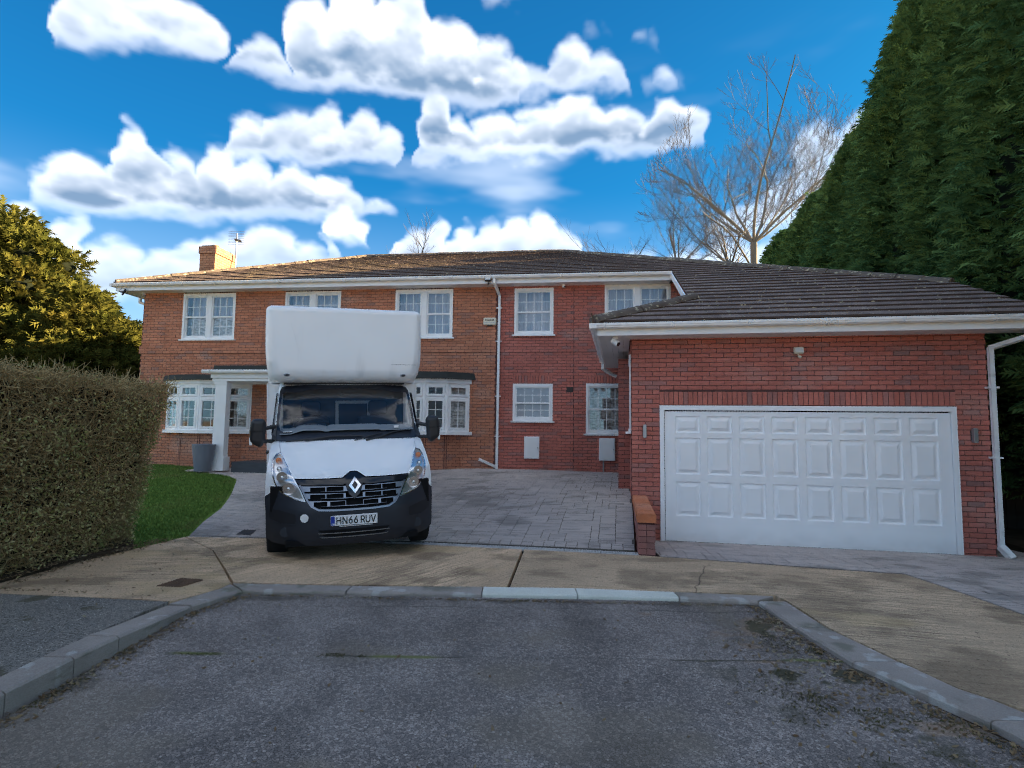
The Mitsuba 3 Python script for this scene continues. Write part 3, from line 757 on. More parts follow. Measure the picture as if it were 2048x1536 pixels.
zero = lambda x, y: np.zeros(len(np.atleast_1d(x)))
pl = np.vstack([along([(-2.62, 1.5), (-2.60, 4.9), (-2.43, 5.36)], 900, (.05, .05)), along([(-2.4, 5.36), (2.2, 5.25)], 420, (.02, .018)), along([(2.2, 5.2), (2.2, 4.5), (2.24, 3.9), (2.5, 3.1), (2.6, 1.5)], 1300, (.07, .05)), np.array([(2.0, 3.9)]) + R.normal(0, 1, (700, 2)) * (.22, .55)])
pl = pl[(pl[:, 0] < 2.27 + .3 * np.clip((3.9 - pl[:, 1]) / .8, 0, 1)) & (pl[:, 1] < 5.4)]
scatter('leaf_litter', np.vstack([pl, np.column_stack([R.uniform(-2.5, 2.4, 260), R.uniform(1.2, 5.3, 260)])]), zero, (.006, .020), 'dead_leaf', 'small dry leaves lying in the road along the kerbs', 'leaves', .3)
pm = np.vstack([along([(-2.63, 1.5), (-2.61, 4.9), (-2.44, 5.37)], 2600, (.035, .03)), along([(-2.4, 5.38), (2.2, 5.26)], 2200, (.02, .014)), along([(2.20, 5.2), (2.19, 4.5), (2.22, 3.9), (2.45, 3.1), (2.6, 1.5)], 3000, (.05, .04)),
                np.array([(2.0, 4.0)]) + R.normal(0, 1, (5200, 2)) * (.22, .50), np.array([(1.95, 3.3)]) + R.normal(0, 1, (3600, 2)) * (.25, .3), np.array([(1.2, 2.75)]) + R.normal(0, 1, (160, 2)) * (.03, .02),
                along([(-2.2, 3.99), (-1.2, 4.01), (-.9, 4.0)], 900, (.1, .02))])
pm = pm[(fb := meshkit.fbm(np.column_stack([pm * 5, np.zeros(len(pm))]), 3, 4)) > .56]
pm = pm[(pm[:, 0] > -2.66) & (pm[:, 0] < 2.30 + .3 * np.clip((3.9 - pm[:, 1]) / .8, 0, 1)) & (pm[:, 1] < 5.40)]
scatter('moss', pm, zero, (.003, .0075), 'moss_tuft', 'dark moss growing in the gutter of the road and in its cracks', 'moss', .45)
scatter('hedge_litter', np.vstack([along([(-4.85, 5.0), (-4.72, 6.5), (-4.55, 7.6)], 1500, (.10, .08)), along([(-5.0, 5.3), (-3.0, 5.05)], 160, (.05, .03)), np.column_stack([R.uniform(-4.6, -2.9, 60), R.uniform(5.2, 7, 60)]), np.column_stack([R.uniform(-4.9, -2.95, 40), R.uniform(2.6, 4.9, 40)])]),
        lambda x, y: np.where(np.asarray(x) < -4.72, .09, .06) + np.where(np.asarray(y) < 4.9, .05, 0), (.006, .022), 'dead_leaf', 'dry leaves under the hedge and on the concrete beside it', 'leaves', .35)
# ================================================================ brickwork, windows and roofs
COURSE = .075


def brick_courses(F, u0, u1, z0, z1, zref, holes=(), v=0.0, proud=.006, pal=0, bond=.0, unit=.225, items=None, wob=.0012, header=None):
    """stretcher bond over a rectangle of a wall; holes: (u0, u1, z0, z1)"""
    items = [] if items is None else items
    k0, k1 = math.floor((z0 - zref) / COURSE + 1e-6), math.ceil((z1 - zref) / COURSE - 1e-6)
    for k in range(k0, k1):
        a, b = max(zref + k * COURSE + .005, z0), min(zref + (k + 1) * COURSE - .005, z1)
        if b - a < .02:
            continue
        spans = [(u0, u1)]
        for h in holes:
            if h[2] < b - .015 and h[3] > a + .015:
                spans = [s for x, y in spans for s in ((x, min(y, h[0])), (max(x, h[1]), y)) if s[1] - s[0] > .03]
        off = bond + (unit / 2 if k % 2 else 0)
        for x, y in spans:
            j = math.floor((x - off) / unit)
            while off + j * unit < y:
                p, q = max(x, off + j * unit + .005), min(y, off + (j + 1) * unit - .005)
                j += 1
                if q - p < .025:
                    continue
                d = proud + R.normal(0, wob)
                bv = np.array([[uu, vv, zz] for uu in (p, q) for vv in (v - d, v + .004) for zz in (a, b)])
                t, r = R.random(), R.random()
                P = F.w(bv)
                items.append((P, BOXF[[0, 1, 4, 5, 6, 7, 8, 9, 10, 11]], (pal + min(t, .995), r), nearness(P)))
    return items


def soldiers(F, u0, u1, z0, z1, pal=1, v=0.0, items=None, unit=.075):
    n = round((u1 - u0) / unit)
    w = (u1 - u0) / n
    for i in range(n):
        d = .006 + R.normal(0, .0012)
        P = F.w(np.array([[uu, vv, zz] for uu in (u0 + i * w + .005, u0 + (i + 1) * w - .005) for vv in (v - d, v + .004) for zz in (z0 + .004, z1 - .004)]))
        items.append((P, BOXF, (pal + R.random() * .99, R.random()), nearness(P)))


def room(m, F, u0, u1, z0, z1, v0=.22, v1=1.7):
    m.quad(*F.w([(u0, v1, z0), (u1, v1, z0), (u1, v1, z1), (u0, v1, z1)]))
    for a, b in (((u0, z0), (u1, z0)), ((u1, z0), (u1, z1)), ((u1, z1), (u0, z1)), ((u0, z1), (u0, z0))):
        m.quad(*F.w([(a[0], v0, a[1]), (b[0], v0, b[1]), (b[0], v1, b[1]), (a[0], v1, a[1])]))


def drape(key, F, u0, u1, z0, z1, v, bsdf, amp=.022, wave=.12, top=None):
    n = max(24, int((u1 - u0) / .012))
    u = np.linspace(u0, u1, n)
    ph = R.uniform(0, 6)
    zz = np.linspace(z0, z1, 9)
    U, Z = np.meshgrid(u, zz, indexing='ij')
    V = v + amp * np.sin(U / wave * 6.283 + ph + .8 * np.sin(U * 7)) * (.55 + .45 * (z1 - Z) / (z1 - z0)) + .006 * np.sin(U * 90 + Z * 3)
    P = F.w(np.column_stack([U.ravel(), V.ravel(), Z.ravel()]))
    i, j = np.meshgrid(np.arange(n - 1), np.arange(8), indexing='ij')
    q = np.stack([i * 9 + j, (i + 1) * 9 + j, (i + 1) * 9 + j + 1, i * 9 + j + 1], -1).reshape(-1, 4)
    add(key, (P, np.vstack([q[:, [0, 1, 2]], q[:, [0, 2, 3]]])), bsdf, smooth=True)


def glaze(key, F, u0, u1, z0, z1, v, cols, rows, bar, frame_mb, bsdf='pane', depth=.02):
    """panes of glass between glazing bars; the bars go into frame_mb"""
    cu, cz = (u1 - u0) / cols, (z1 - z0) / rows
    for i in range(1, cols):
        frame_mb.box(F, u0 + i * cu - bar / 2, u0 + i * cu + bar / 2, v - depth * .5, v + depth * .5, z0 - .004, z1 + .004)
    for j in range(1, rows):
        frame_mb.box(F, u0 - .004, u1 + .004, v - depth * .45, v + depth * .45, z0 + j * cz - bar / 2, z0 + j * cz + bar / 2)
    for i in range(cols):
        for j in range(rows):
            a, b, c, d = u0 + i * cu + bar * .45 * (i > 0), u0 + (i + 1) * cu - bar * .45 * (i < cols - 1), z0 + j * cz + bar * .4 * (j > 0), z0 + (j + 1) * cz - bar * .4 * (j < rows - 1)
            t = R.normal(0, .0011, 2)
            P = F.w([(a, v - t[0], c), (b, v + t[0], c), (b, v + t[0] + t[1], d), (a, v - t[0] + t[1], d)])
            add(key, (P, np.array([[0, 1, 2], [0, 2, 3]])), bsdf)


def sash_window(parent, F, u0, u1, z0, z1, lights, cols, v=-.015, curtain='curtain', low_curtain=None, glass='pane', rows=2, sill=True, cut=None):
    """box sash: outer frame, an upper and (set back) a lower sash per light with panes, bars and horns, a sill and a drape"""
    k = num(f'{parent}__window')
    m = MB()
    side, head, foot, mul = .060, .075, .050, .15
    V, Fc = extrude(F, ring(u0, u1, z0, z1, side, foot, head), v, v + .13)
    m.add(V, Fc)
    lw = (u1 - u0 - 2 * side - (lights - 1) * mul) / lights
    for i in range(1, lights):
        a = u0 + side + i * lw + (i - 1) * mul
        m.box(F, a, a + mul, v + .008, v + .12, z0 + foot, z1 - head)
    m.put(k, 'white_plastic', exact=True)
    if sill:
        s = MB()
        s.box(F, u0 - .05, u1 + .05, v - .055, v + .02, z0 - .035, z0 + .004)
        s.put(f'{k}__sill', 'white_plastic')
    mid = z0 + foot + (z1 - z0 - head - foot) * .50
    for i in range(lights):
        a = u0 + side + i * (lw + mul)
        for up in (1, 0):
            s = MB()
            c, d = (mid - .022, z1 - head) if up else (z0 + foot, mid + .022)
            vv = v + (.030 if up else .062)
            st, rail = .036, (.042 if up else .066)
            V, Fc = extrude(F, ring(a, a + lw, c, d, st, rail, .036 if up else .040), vv, vv + .034)
            s.add(V, Fc)
            if up:
                for e in (a + .004, a + lw - .030):
                    s.box(F, e, e + .026, vv + .004, vv + .03, c - .045, c)
            glaze(f'{k}__pane', F, a + st, a + lw - st, c + rail, d - (.036 if up else .040), vv + .017, cols, rows, .017, s, glass)
            s.put(f'{k}__sash', 'white_plastic')
    if curtain:
        zc = z0 + (z1 - z0) * (.52 if low_curtain else .02)
        drape(f'{k}__curtain', F, u0 + .04, u1 - .04, zc, z1 - .03, v + .34, curtain)
        if low_curtain:
            drape(f'{k}__curtain', F, u0 + .04, u1 - .04, z0 + .03, zc, v + .33, low_curtain, amp=.01, wave=.3)
    return k


def roof_tiles(items, F, poly, v0, z0, slope, gauge=.343, width=.30, lift=.030, shift=0.0):
    """interlocking tiles on a slope that rises from (v0, z0) along +v; poly is the slope's outline on plan (u, v)"""
    cs = 1 / math.sqrt(1 + slope * slope)
    g = gauge * cs
    u_lo, v_lo, u_hi, v_hi = poly.bounds
    prep = shapely.prepared.prep(poly)
    for r in range(int((v_hi - v0) / g) + 1):
        a, b = v0 + r * g, v0 + (r + 1) * g
        j0 = math.floor((u_lo - shift) / width) - 1
        for j in range(j0, math.ceil((u_hi - shift) / width) + 1):
            p = shift + (j + .5 * (r % 2)) * width
            c = sbox(p + .002, a, p + width - .002, b + .02)
            if not prep.intersects(c):
                continue
            if not prep.contains(c):
                c = c.intersection(poly)
                if c.geom_type != 'Polygon' or c.area < .002:
                    continue
            q = np.array(shapely.geometry.polygon.orient(c).exterior.coords)[:-1]
            wob = R.normal(0, .0010)
            tilt = R.normal(0, .0010)
            h = lift * (1 - (q[:, 1] - a) / (g + .02)) + .004 + wob + tilt * (q[:, 0] - p) / width
            zb = z0 + slope * (q[:, 1] - v0)
            top = np.column_stack([q[:, 0], q[:, 1] - h * slope * cs, zb + h * cs])
            bot = np.column_stack([q[:, 0], q[:, 1], zb - .002])
            n = len(q)
            i = np.arange(n)
            jn = (i + 1) % n
            front = np.abs(q[:, 1] - a) < 1e-6
            V = np.vstack([top, top, top[jn], bot[jn], bot])
            cen = top.mean(0)
            tri = [[0, k, k + 1] for k in range(1, n - 1)]
            for k in range(n):
                tri += [[n + k, 3 * n + k, 2 * n + k], [n + k, 4 * n + k, 3 * n + k]]
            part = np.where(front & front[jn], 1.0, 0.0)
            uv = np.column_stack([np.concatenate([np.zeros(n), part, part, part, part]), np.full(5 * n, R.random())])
            P = F.w(V)
            items.append((P, np.array(tri), uv, nearness(P)))


def ridge_run(parent, a, b, r=.115, seg=.44):
    a, b = np.array(a, float), np.array(b, float)
    L = np.linalg.norm(b - a)
    t = (b - a) / L
    side = np.cross(t, [0, 0, 1.0])
    side /= np.linalg.norm(side)
    up = np.cross(side, t)
    n = int(L / seg)
    bed = MB()
    bed.tube([a - up * .05, b - up * .05], .095, 8)
    bed.put(f'{parent}__ridge_bed', 'ridge_mortar')
    for i in range(n):
        p, q = a + t * (i * L / n + .006), a + t * ((i + 1) * L / n - .006)
        ang = np.linspace(-.1, np.pi + .1, 8)
        j = R.normal(0, .006, 3)
        rr = r * (1 + R.normal(0, .02))
        prof = [side * math.cos(x) * rr * 1.15 + up * (math.sin(x) * rr * .85 - .035) for x in ang]
        V = np.array([p + j + o for o in prof] + [q + j * .4 + o * .94 for o in prof])
        f = []
        for k in range(7):
            f += [(k, k + 1, k + 9), (k, k + 9, k + 8)]
        f += [(0, k + 1, k) for k in range(1, 7)] + [(8, 8 + k, 9 + k) for k in range(1, 7)]
        add(f'{parent}__ridge_tile', (V, np.array(f)), 'ridge_mortar', smooth=35)


GUT = np.array([(0, 0), (-.02, -.05), (-.075, -.062), (-.108, -.040), (-.114, -.014), (-.122, -.010), (-.122, .024), (-.112, .030), (-.108, .026), (-.10, -.02), (-.06, -.048), (-.02, -.035), (-.006, .01)])


def gutter(parent, F, u0, u1, v, z, pitch=.95, off=.2, h=.035):
    """a moulded gutter along u whose back is at v; brackets hold it"""
    k = num(f'{parent}__gutter')
    m = MB()
    prof = GUT * np.array([1, 1]) + np.array([v, z])
    n = len(prof)
    V = np.vstack([F.w(np.column_stack([np.full(n, u), prof[:, 0], prof[:, 1]])) for u in (u0, u1)])
    i = np.arange(n)
    j = (i + 1) % n
    m.add(V, np.vstack([np.stack([i, j, j + n], 1), np.stack([i, j + n, i + n], 1)]))
    for u in (u0, u1):
        m.box(F, u - .004, u + .004, v - .118, v - .002, z - .055, z + .026)
    m.put(k, 'gutter_white', exact=True)
    u = u0 + off
    while u < u1:
        b = MB()
        o = GUT[1:9] * 1.09 + np.array([v + .003, z - .001])
        pts = [(x, y) for x, y in o]
        for (x0, y0), (x1, y1) in zip(pts[:-1], pts[1:]):
            a = F.w([(u - .011, x0, y0), (u + .011, x0, y0), (u + .011, x1, y1), (u - .011, x1, y1)])
            b.quad(*a)
        b.put(f'{k}__bracket', 'gutter_white')
        u += pitch * R.uniform(.93, 1.07)
    return k


# ================================================================ the house
W1, W2, W3, W4, W5 = (-9.275, -7.705, 3.945, 5.24), (-6.254, -4.665, 3.945, 5.24), (-3.146, -1.585, 3.95, 5.24), (.038, 1.046, 4.0, 5.222), (2.34, 3.966, 3.95, 5.265)
W6, W7 = (.026, 1.041, 1.795, 2.745), (1.874, 2.90, 1.495, 2.757)
DOOR = (-6.1, -4.95, .66, 2.72)
BAYL, BAYR = (-9.60, -7.09, 1.41, 2.76), (-3.27, -1.09, 1.46, 2.80)
holes = [W1, W2, W3, W4, W5, W6, W7, DOOR, BAYL, BAYR]
UL, UR, ZB, ZT = -10.49, 4.55, .25, 5.30
wall = sbox(UL, ZB, UR, ZT)
for h in holes:
    wall = wall.difference(sbox(h[0], h[2], h[1], h[3]))
m = MB()
V, Fc = extrude(HF, wall, 0, .22)
m.add(V, Fc)
m.box(HF, UL - .035, -.37, -.026, -.0015, 3.555, 3.775).box(HF, -.345, UR, -.022, -.0015, 3.555, 3.63)   # the projecting band
m.box(HF, UL, UL + .22, .222, 9.0, ZB, ZT).box(HF, UL, UR, 9.0, 9.2, ZB, ZT).box(HF, UR - .22, UR, .222, 9.0, ZB, ZT)
m.put('house__wall', 'mortar', exact=True)
items = []
hb = [h for h in holes] + [(-.43, -.325, 0, 9)]
Z0 = 3.555
sold6, sold7 = (.026, 1.041, 2.745, 2.965), (1.874, 2.90, 2.757, 2.965)
brick_courses(HF, UL, -.37, ZB, 3.555, Z0, hb, pal=0, items=items)
brick_courses(HF, UL - .035, -.37, 3.555, 3.775, Z0, hb, v=-.026, pal=0, items=items, bond=.1)
brick_courses(HF, UL, -.37, 3.78, ZT, Z0, hb, pal=0, items=items)
for a, b, bd in ((-.345, 1.555, .03), (1.565, UR, .11)):
    brick_courses(HF, a, b, ZB, 3.555, Z0, holes + [sold6, sold7], pal=1, items=items, bond=bd)
    brick_courses(HF, a, b, 3.555, 3.63, Z0, holes, v=-.022, pal=1, items=items, bond=bd)
    brick_courses(HF, a, b, 3.63, ZT, Z0, holes, pal=1, items=items, bond=bd)
soldiers(HF, .026, 1.041, 2.75, 2.965, 1, items=items)
soldiers(HF, 1.874, 2.90, 2.76, 2.965, 1, items=items)
pieces('house__wall', 'brick', items, 'brick', 'brickwork')
tag('house', 'long two storey brick house with white sash windows and a brown tiled hipped roof', 'house')

rm = MB()
for h in (W1, W2, W3, W4, W5, W6, W7):
    room(rm, HF, h[0] + .005, h[1] - .005, h[2] + .005, h[3] - .005, .20, .9)
for h in (BAYL, BAYR):
    room(rm, HF, h[0] + .005, h[1] - .005, h[2] + .005, h[3] - .06, .0, 2.8)
rm.put('house__interior', 'room', exact=True)
m = MB()
m.box(HF, -.37, -.345, .0, .004, ZB, ZT)
m.put('house__movement_joint', 'drain_dark', exact=True)  # near-black strip painted in for the shadow gap at the downpipe

for w, lights, cols, cur, low in ((W1, 2, 3, 'curtain', 'lace'), (W2, 2, 3, 'curtain', None), (W3, 2, 3, 'curtain', None), (W4, 1, 4, 'curtain', None), (W5, 2, 3, 'curtain', None)):
    sash_window('house', HF, *w, lights, cols, curtain=cur, low_curtain=low)
sash_window('house', HF, *W6, 1, 4, curtain=None, glass='frosted')
sash_window('house', HF, *W7, 1, 4, curtain='lace')


def bay(pts, z0, z1, zr0, zr1):
    """a bow of four casements on a brick base under a flat felt roof; pts are its corners on plan"""
    k = num('house__bay_window')
    fr, base, bi = MB(), MB(), []
    zt, zs = z1 - .09, z0 + .04
    for (a, va), (b, vb) in zip(pts[:-1], pts[1:]):
        ang = math.degrees(math.atan2(vb - va, b - a))
        F = HF.sub(a, va, ang)
        L = math.hypot(b - a, vb - va)
        ztr = z0 + (z1 - z0) * .665
        fr.add(*extrude(F, ring(.004, L - .004, zs, zt, .045, .05, .05), 0, .075))
        fr.box(F, .049, L - .049, .004, .07, ztr - .03, ztr + .03)
        for c, d, rows in ((zs + .05, ztr - .03, 3), (ztr + .03, zt - .05, 1)):
            s = MB()
            s.add(*extrude(F, ring(.053, L - .053, c + .004, d - .004, .055, .055), -.016, .05))
            glaze(f'{k}__pane', F, .108, L - .108, c + .059, d - .059, .02, 2, rows, .018, s)
            s.put(f'{k}__casement', 'white_plastic')
        bi += brick_courses(F, .0, L, ZB, z0 - .05, Z0, pal=0, v=.10, bond=R.random() * .2, unit=.2)
        base.box(F, -.02, L + .02, .10, .2, ZB, z0 - .045)
    for u, v in pts[1:-1]:
        p = HF.w([(u, v + .035, 0)])[0]
        fr.tube([(p[0], p[1], zs), (p[0], p[1], zt)], .046, 8)
    fr.put(k, 'white_plastic', exact=True)
    outline = lambda g: Polygon([hw(u, v) for u, v in [(pts[0][0] - g, .0)] + [(pts[0][0] - g, -.02)] + [(u + (u - (pts[0][0] + pts[-1][0]) / 2) * g * .6, v - g) for u, v in pts[1:-1]] + [(pts[-1][0] + g, -.02), (pts[-1][0] + g, .0)]])
    for part, g, za, zb, mt in (('sill', .075, z0 - .04, z0 + .045, 'white_plastic'), ('fascia', .045, zt + .002, zr0 + .03, 'white_plastic'), ('roof', .15, zr0, zr1, 'felt')):
        t = trimesh.creation.extrude_polygon(outline(g), zb - za, engine='earcut')
        t.apply_translation([0, 0, za])
        if part == 'roof':
            vv = np.array(t.vertices)
            top = vv[:, 2] > (za + zb) / 2
            c = np.array(hw((pts[0][0] + pts[-1][0]) / 2, 0))
            vv[top, :2] = c + (vv[top, :2] - c) * .965
            t.vertices = vv
        add(f'{k}__{part}', t, mt)
    base.put(f'{k}__base', 'mortar')
    pieces(f'{k}__base', 'brick', bi, 'brick', 'brickwork', 120)
    (a, va), (b, vb) = pts[0], pts[-1]
    drape(f'{k}__curtain', HF, a + .1, a + .55, z0 + .08, z1 - .12, .05, 'lace', amp=.03)
    drape(f'{k}__curtain', HF, b - .55, b - .1, z0 + .08, z1 - .12, .05, 'lace', amp=.03)
    ck = MB()
    ck.add(np.vstack([np.column_stack([np.array(outline(-.03).exterior.coords)[:-1], np.full(len(outline(-.03).exterior.coords) - 1, z1 - .12)])]), np.array([[0, i, i + 1] for i in range(1, len(outline(-.03).exterior.coords) - 2)]))
    ck.put(f'{k}__ceiling', 'pale_room')
    return k


bay([(-9.60, 0), (-9.00, -.30), (-8.36, -.40), (-7.67, -.30), (-7.09, 0)], 1.41, 2.78, 2.79, 2.93)
bay([(-3.27, 0), (-2.74, -.30), (-2.18, -.40), (-1.62, -.30), (-1.09, 0)], 1.46, 2.82, 2.84, 3.01)

# porch between the bays
m = MB()
m.box(HF, -7.53, -4.35, -1.13, -.02, 2.775, 2.915)
m.box(HF, -7.50, -4.38, -1.10, -.02, 2.70, 2.77)
m.put('house__porch', 'render_white', exact=True)
for u in (-7.45, -4.75):
    m = MB()
    m.box(HF, u + .02, u + .33, -1.07, -.88, .46, 2.70).box(HF, u - .02, u + .37, -1.10, -.85, .46, .80).box(HF, u, u + .35, -1.09, -.86, 2.62, 2.698)
    m.put('house__porch__column', 'render_white')
gutter('house__porch', HF, -7.70, -4.3, -1.135, 2.945)
m = MB()
m.box(HF, -7.52, -4.34, -1.06, -.02, 2.916, 3.02).box(HF, -7.55, -4.32, -1.0, -.02, 3.02, 3.11)
m.put('house__porch__roof', 'felt')
m = MB()
m.box(HF, -6.96, -4.9, -.95, -.01, .40, .675)
m.put('house__porch__step', 'slate_step')
m = MB()
m.add(*extrude(HF, ring(DOOR[0], DOOR[1], DOOR[2], DOOR[3], .07), -.01, .10))
m.put('house__front_door', 'white_plastic', exact=True)
m = MB()
m.box(HF, DOOR[0] + .07, DOOR[1] - .07, .03, .08, DOOR[2] + .07, DOOR[3] - .07)
for a in range(2):
    for c, d in ((.15, .85), (1.0, 1.75)):
        m.box(HF, DOOR[0] + .16 + a * .45, DOOR[0] + .54 + a * .45, .018, .031, DOOR[2] + c, DOOR[2] + d)
m.put('house__front_door__leaf', 'door_white')

# eaves
m = MB()
m.box(HF, -11.05, 3.93, -.385, -.36, 5.262, 5.42).box(HF, -11.05, -11.025, -.358, 9.4, 5.262, 5.42)
m.put('house__fascia', 'white_plastic', exact=True)
m = MB()
m.box(HF, -11.02, 3.93, -.358, .0, 5.268, 5.283).box(HF, -11.02, UL - .002, .002, 9.3, 5.268, 5.283)
m.put('house__soffit', 'soffit_white', exact=True)
gutter('house', HF, -11.08, 3.93, -.388, 5.425, pitch=.93)
gutter('house', HF.sub(-11.05, -.5, -90), -9.6, -.02, -.002, 5.425)


def pipe_pts(F, pts):
    return F.w(np.array(pts, float))


def rect_pipe(m, F, pts, w=.062, d=.062):
    """square section pipe along points of F"""
    p = pipe_pts(F, pts)
    for a, b in zip(p[:-1], p[1:]):
        t = (b - a) / np.linalg.norm(b - a)
        s = np.array([*F.d, 0.0])
        s = s - t * (s @ t)
        s /= np.linalg.norm(s)
        o = np.cross(t, s)
        c = np.array([sx * s * w / 2 + sy * o * d / 2 for sx, sy in ((-1, -1), (1, -1), (1, 1), (-1, 1))])
        a2, b2 = a - t * .012, b + t * .012
        V = np.vstack([a2 + c, b2 + c])
        m.add(V, np.array([(0, 1, 5), (0, 5, 4), (1, 2, 6), (1, 6, 5), (2, 3, 7), (2, 7, 6), (3, 0, 4), (3, 4, 7), (0, 2, 1), (0, 3, 2), (4, 5, 6), (4, 6, 7)]))


def downpipe(parent, F, pts, clips, w=.062):
    k = num(f'{parent}__downpipe')
    m = MB()
    rect_pipe(m, F, pts, w, w)
    m.put(k, 'gutter_white', exact=True)
    for u, v, z in clips:
        c = MB()
        c.box(F, u - .075, u + .075, v - .040, v + .04, z - .014, z + .014)
        c.put(f'{k}__clip', 'gutter_white')
    return k


downpipe('house', HF, [(-.43, -.45, 5.40), (-.43, -.45, 5.27), (-.345, -.055, 5.02), (-.355, -.055, .60)], [(-.35, -.05, z) for z in (4.70, 3.83, 2.42, 1.40)])
k = MB()
rect_pipe(k, HF, [(-.36, -.06, .63), (-.80, -.10, .82)], .055, .055)
k.put('house__drain_pipe', 'gutter_white', exact=True)
downpipe('house', HF, [(-11.10, .55, 5.38), (-11.10, .55, 5.15), (-10.56, .60, 4.98), (-10.56, .60, .5)], [(-10.56, .6, 3.0)])

# main roof: front slope, plus the other slopes as plain decks
SL, ZE, VE, VRDG = .42, 5.475, -.44, 5.2
ZR = ZE + SL * (VRDG - VE)
front = Polygon([(-11.08, VE), (3.95, VE), (1.11, VRDG), (-6.09, VRDG)])
items = []
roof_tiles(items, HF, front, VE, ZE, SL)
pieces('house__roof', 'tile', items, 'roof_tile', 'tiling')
m = MB()
e = .012
P = lambda u, v, z: HF.w([(u, v, z)])[0]
m.add(np.array([P(-11.08, VE, ZE - e), P(3.95, VE, ZE - e), P(1.11, VRDG, ZR - e), P(-6.09, VRDG, ZR - e)]), np.array([[0, 1, 2], [0, 2, 3]]))
m.add(np.array([P(-11.08, VE, ZE - e), P(-6.09, VRDG, ZR - e), P(-11.08, 10.8, ZE - e)]), np.array([[0, 1, 2]]))
m.add(np.array([P(-11.08, 10.8, ZE - e), P(-6.09, VRDG, ZR - e), P(1.11, VRDG, ZR - e), P(6.5, 10.8, ZE - e)]), np.array([[0, 1, 2], [0, 2, 3]]))
m.put('house__roof', 'roof_tile', exact=True)
ridge_run('house__roof', P(-6.09, VRDG, ZR + .02), P(1.11, VRDG, ZR + .02))
ridge_run('house__roof', P(-11.03, VE, ZE + .03), P(-6.09, VRDG, ZR + .02))

# chimney
CF = HF.sub(-9.93, 1.42, 0)
m, items = MB(), []
m.box(CF, 0, .50, 0, 1.0, 5.4, 7.02)
SD = CF.sub(.50, 0, 90)
for Fq, w in ((CF, .50), (SD, 1.0)):
    brick_courses(Fq, 0, w, 5.6, 6.86, 6.86, pal=3, items=items)
    brick_courses(Fq, 0 if w > .6 else -.03, w + (.03 if w < .6 else 0), 6.86, 7.085, 6.86, v=-.03, pal=3, items=items)
m.box(CF, -.03, .53, -.03, 1.03, 6.862, 7.083)
m.put('house__chimney', 'mortar', exact=True)
pieces('house__chimney', 'brick', items, 'brick', 'brickwork')
m = MB()
m.box(CF, .03, .47, .03, .97, 7.085, 7.13)
m.put('house__chimney__cap', 'ridge_mortar')
m = MB()
pt = CF.w([(.25, .35, 7.12)])[0]
m.tube([pt, pt + [0, 0, .10]], .10, 12)
m.put('house__chimney__pot', 'brick', exact=True)
m = MB()
m.box(HF, 1.387, 1.551, -.008, .004, 2.53, 2.665)
for i in range(4):
    m.box(HF, 1.40 + i * .036, 1.425 + i * .036, -.012, -.008, 2.545, 2.65)
m.put('house__air_brick', 'brown_plastic', exact=True)

# television aerial at the chimney
pt = HF.w([(-9.30, 2.25, 6.3)])[0]
m = MB()
m.tube([pt, pt + [0, 0, 1.48]], .022, 8)
m.put('television_aerial__mast', 'grey_metal')
bm = MB()
tip = pt + np.array([0, 0, 1.30])
bd = np.array([.50, -.75, -.42])
bm.tube([tip - bd * .15, tip + bd * .62], .014, 6)
ds = np.cross(bd, [0, 0, 1])
ds /= np.linalg.norm(ds)
for i in range(10):
    c = tip + bd * (.08 + .058 * i)
    bm.tube([c - ds * .10, c + ds * .10], .005, 4)
bm.put('television_aerial__boom', 'dark_metal')
rf = MB()
hx = np.array([*HF.d, 0])
for i, zz in enumerate((.22, .165, .11, .055, -.02, -.09, -.145, -.20)):
    c = tip - bd * .10 + np.array([0, 0, zz])
    rf.tube([c - hx * .28, c + hx * .28], .0055, 4)
rf.put('television_aerial__reflector', 'grey_metal')
tag('television_aerial', 'thin metal television aerial on a mast beside the brick chimney', 'aerial')
# ================================================================ the garage
GUL, GUR, GZ, GT = 2.02, 7.205, -.25, 3.13
DU0, DU1, DZ1 = 2.468, 6.77, 2.0
m = MB()
m.add(*extrude(GF, sbox(GUL, GZ, GUR, GT).difference(sbox(DU0, GZ - 1, DU1, DZ1)), 0, .22))
m.box(GF, GUL, GUL + .2, .222, 4.6, GZ, GT).box(GF, GUR - .2, GUR, .222, 9, GZ, GT + .2)
m.box(GF, 1.80, 2.018, 1.44, 4.7, GZ, 2.95)
m.put('garage__wall', 'mortar', exact=True)
items = []
sold = (DU0, DU1, DZ1, 2.222)
brick_courses(GF, GUL, GUR, GZ, GT, DZ1 + .025, [(DU0, DU1, -2, DZ1), sold], pal=1, items=items, bond=GUL + .1125)
soldiers(GF, DU0, DU1, DZ1 + .006, 2.222, 1, items=items)
SG = GF.sub(GUL, 0, -90)
sw = (-1.55, -.13, 1.56, 2.86)
brick_courses(SG, -1.43, 0, .2, GT, DZ1 + .025, [sw], pal=1, items=items)
brick_courses(GF, 1.80, 2.018, .3, 2.95, DZ1 + .025, [], v=1.44, pal=1, items=items, bond=1.91)
pieces('garage__wall', 'brick', items, 'brick', 'brickwork')
tag('garage', 'low brick garage wing with a wide white panelled door and tiled roof', 'garage')
k = num('garage__window')
m = MB()
m.add(*extrude(SG, ring(*[sw[i] for i in (0, 1)], sw[2], sw[3], .06), -.035, .06))
m.box(SG, sw[0] - .04, sw[1] + .04, -.09, .0, sw[2] - .035, sw[2] + .002)
m.put(k, 'white_plastic', exact=True)
add(f'{k}__pane', (SG.w([(sw[0] + .06, 0, sw[2] + .06), (sw[1] - .06, 0, sw[2] + .06), (sw[1] - .06, 0, sw[3] - .06), (sw[0] + .06, 0, sw[3] - .06)]), np.array([[0, 1, 2], [0, 2, 3]])), 'frosted')

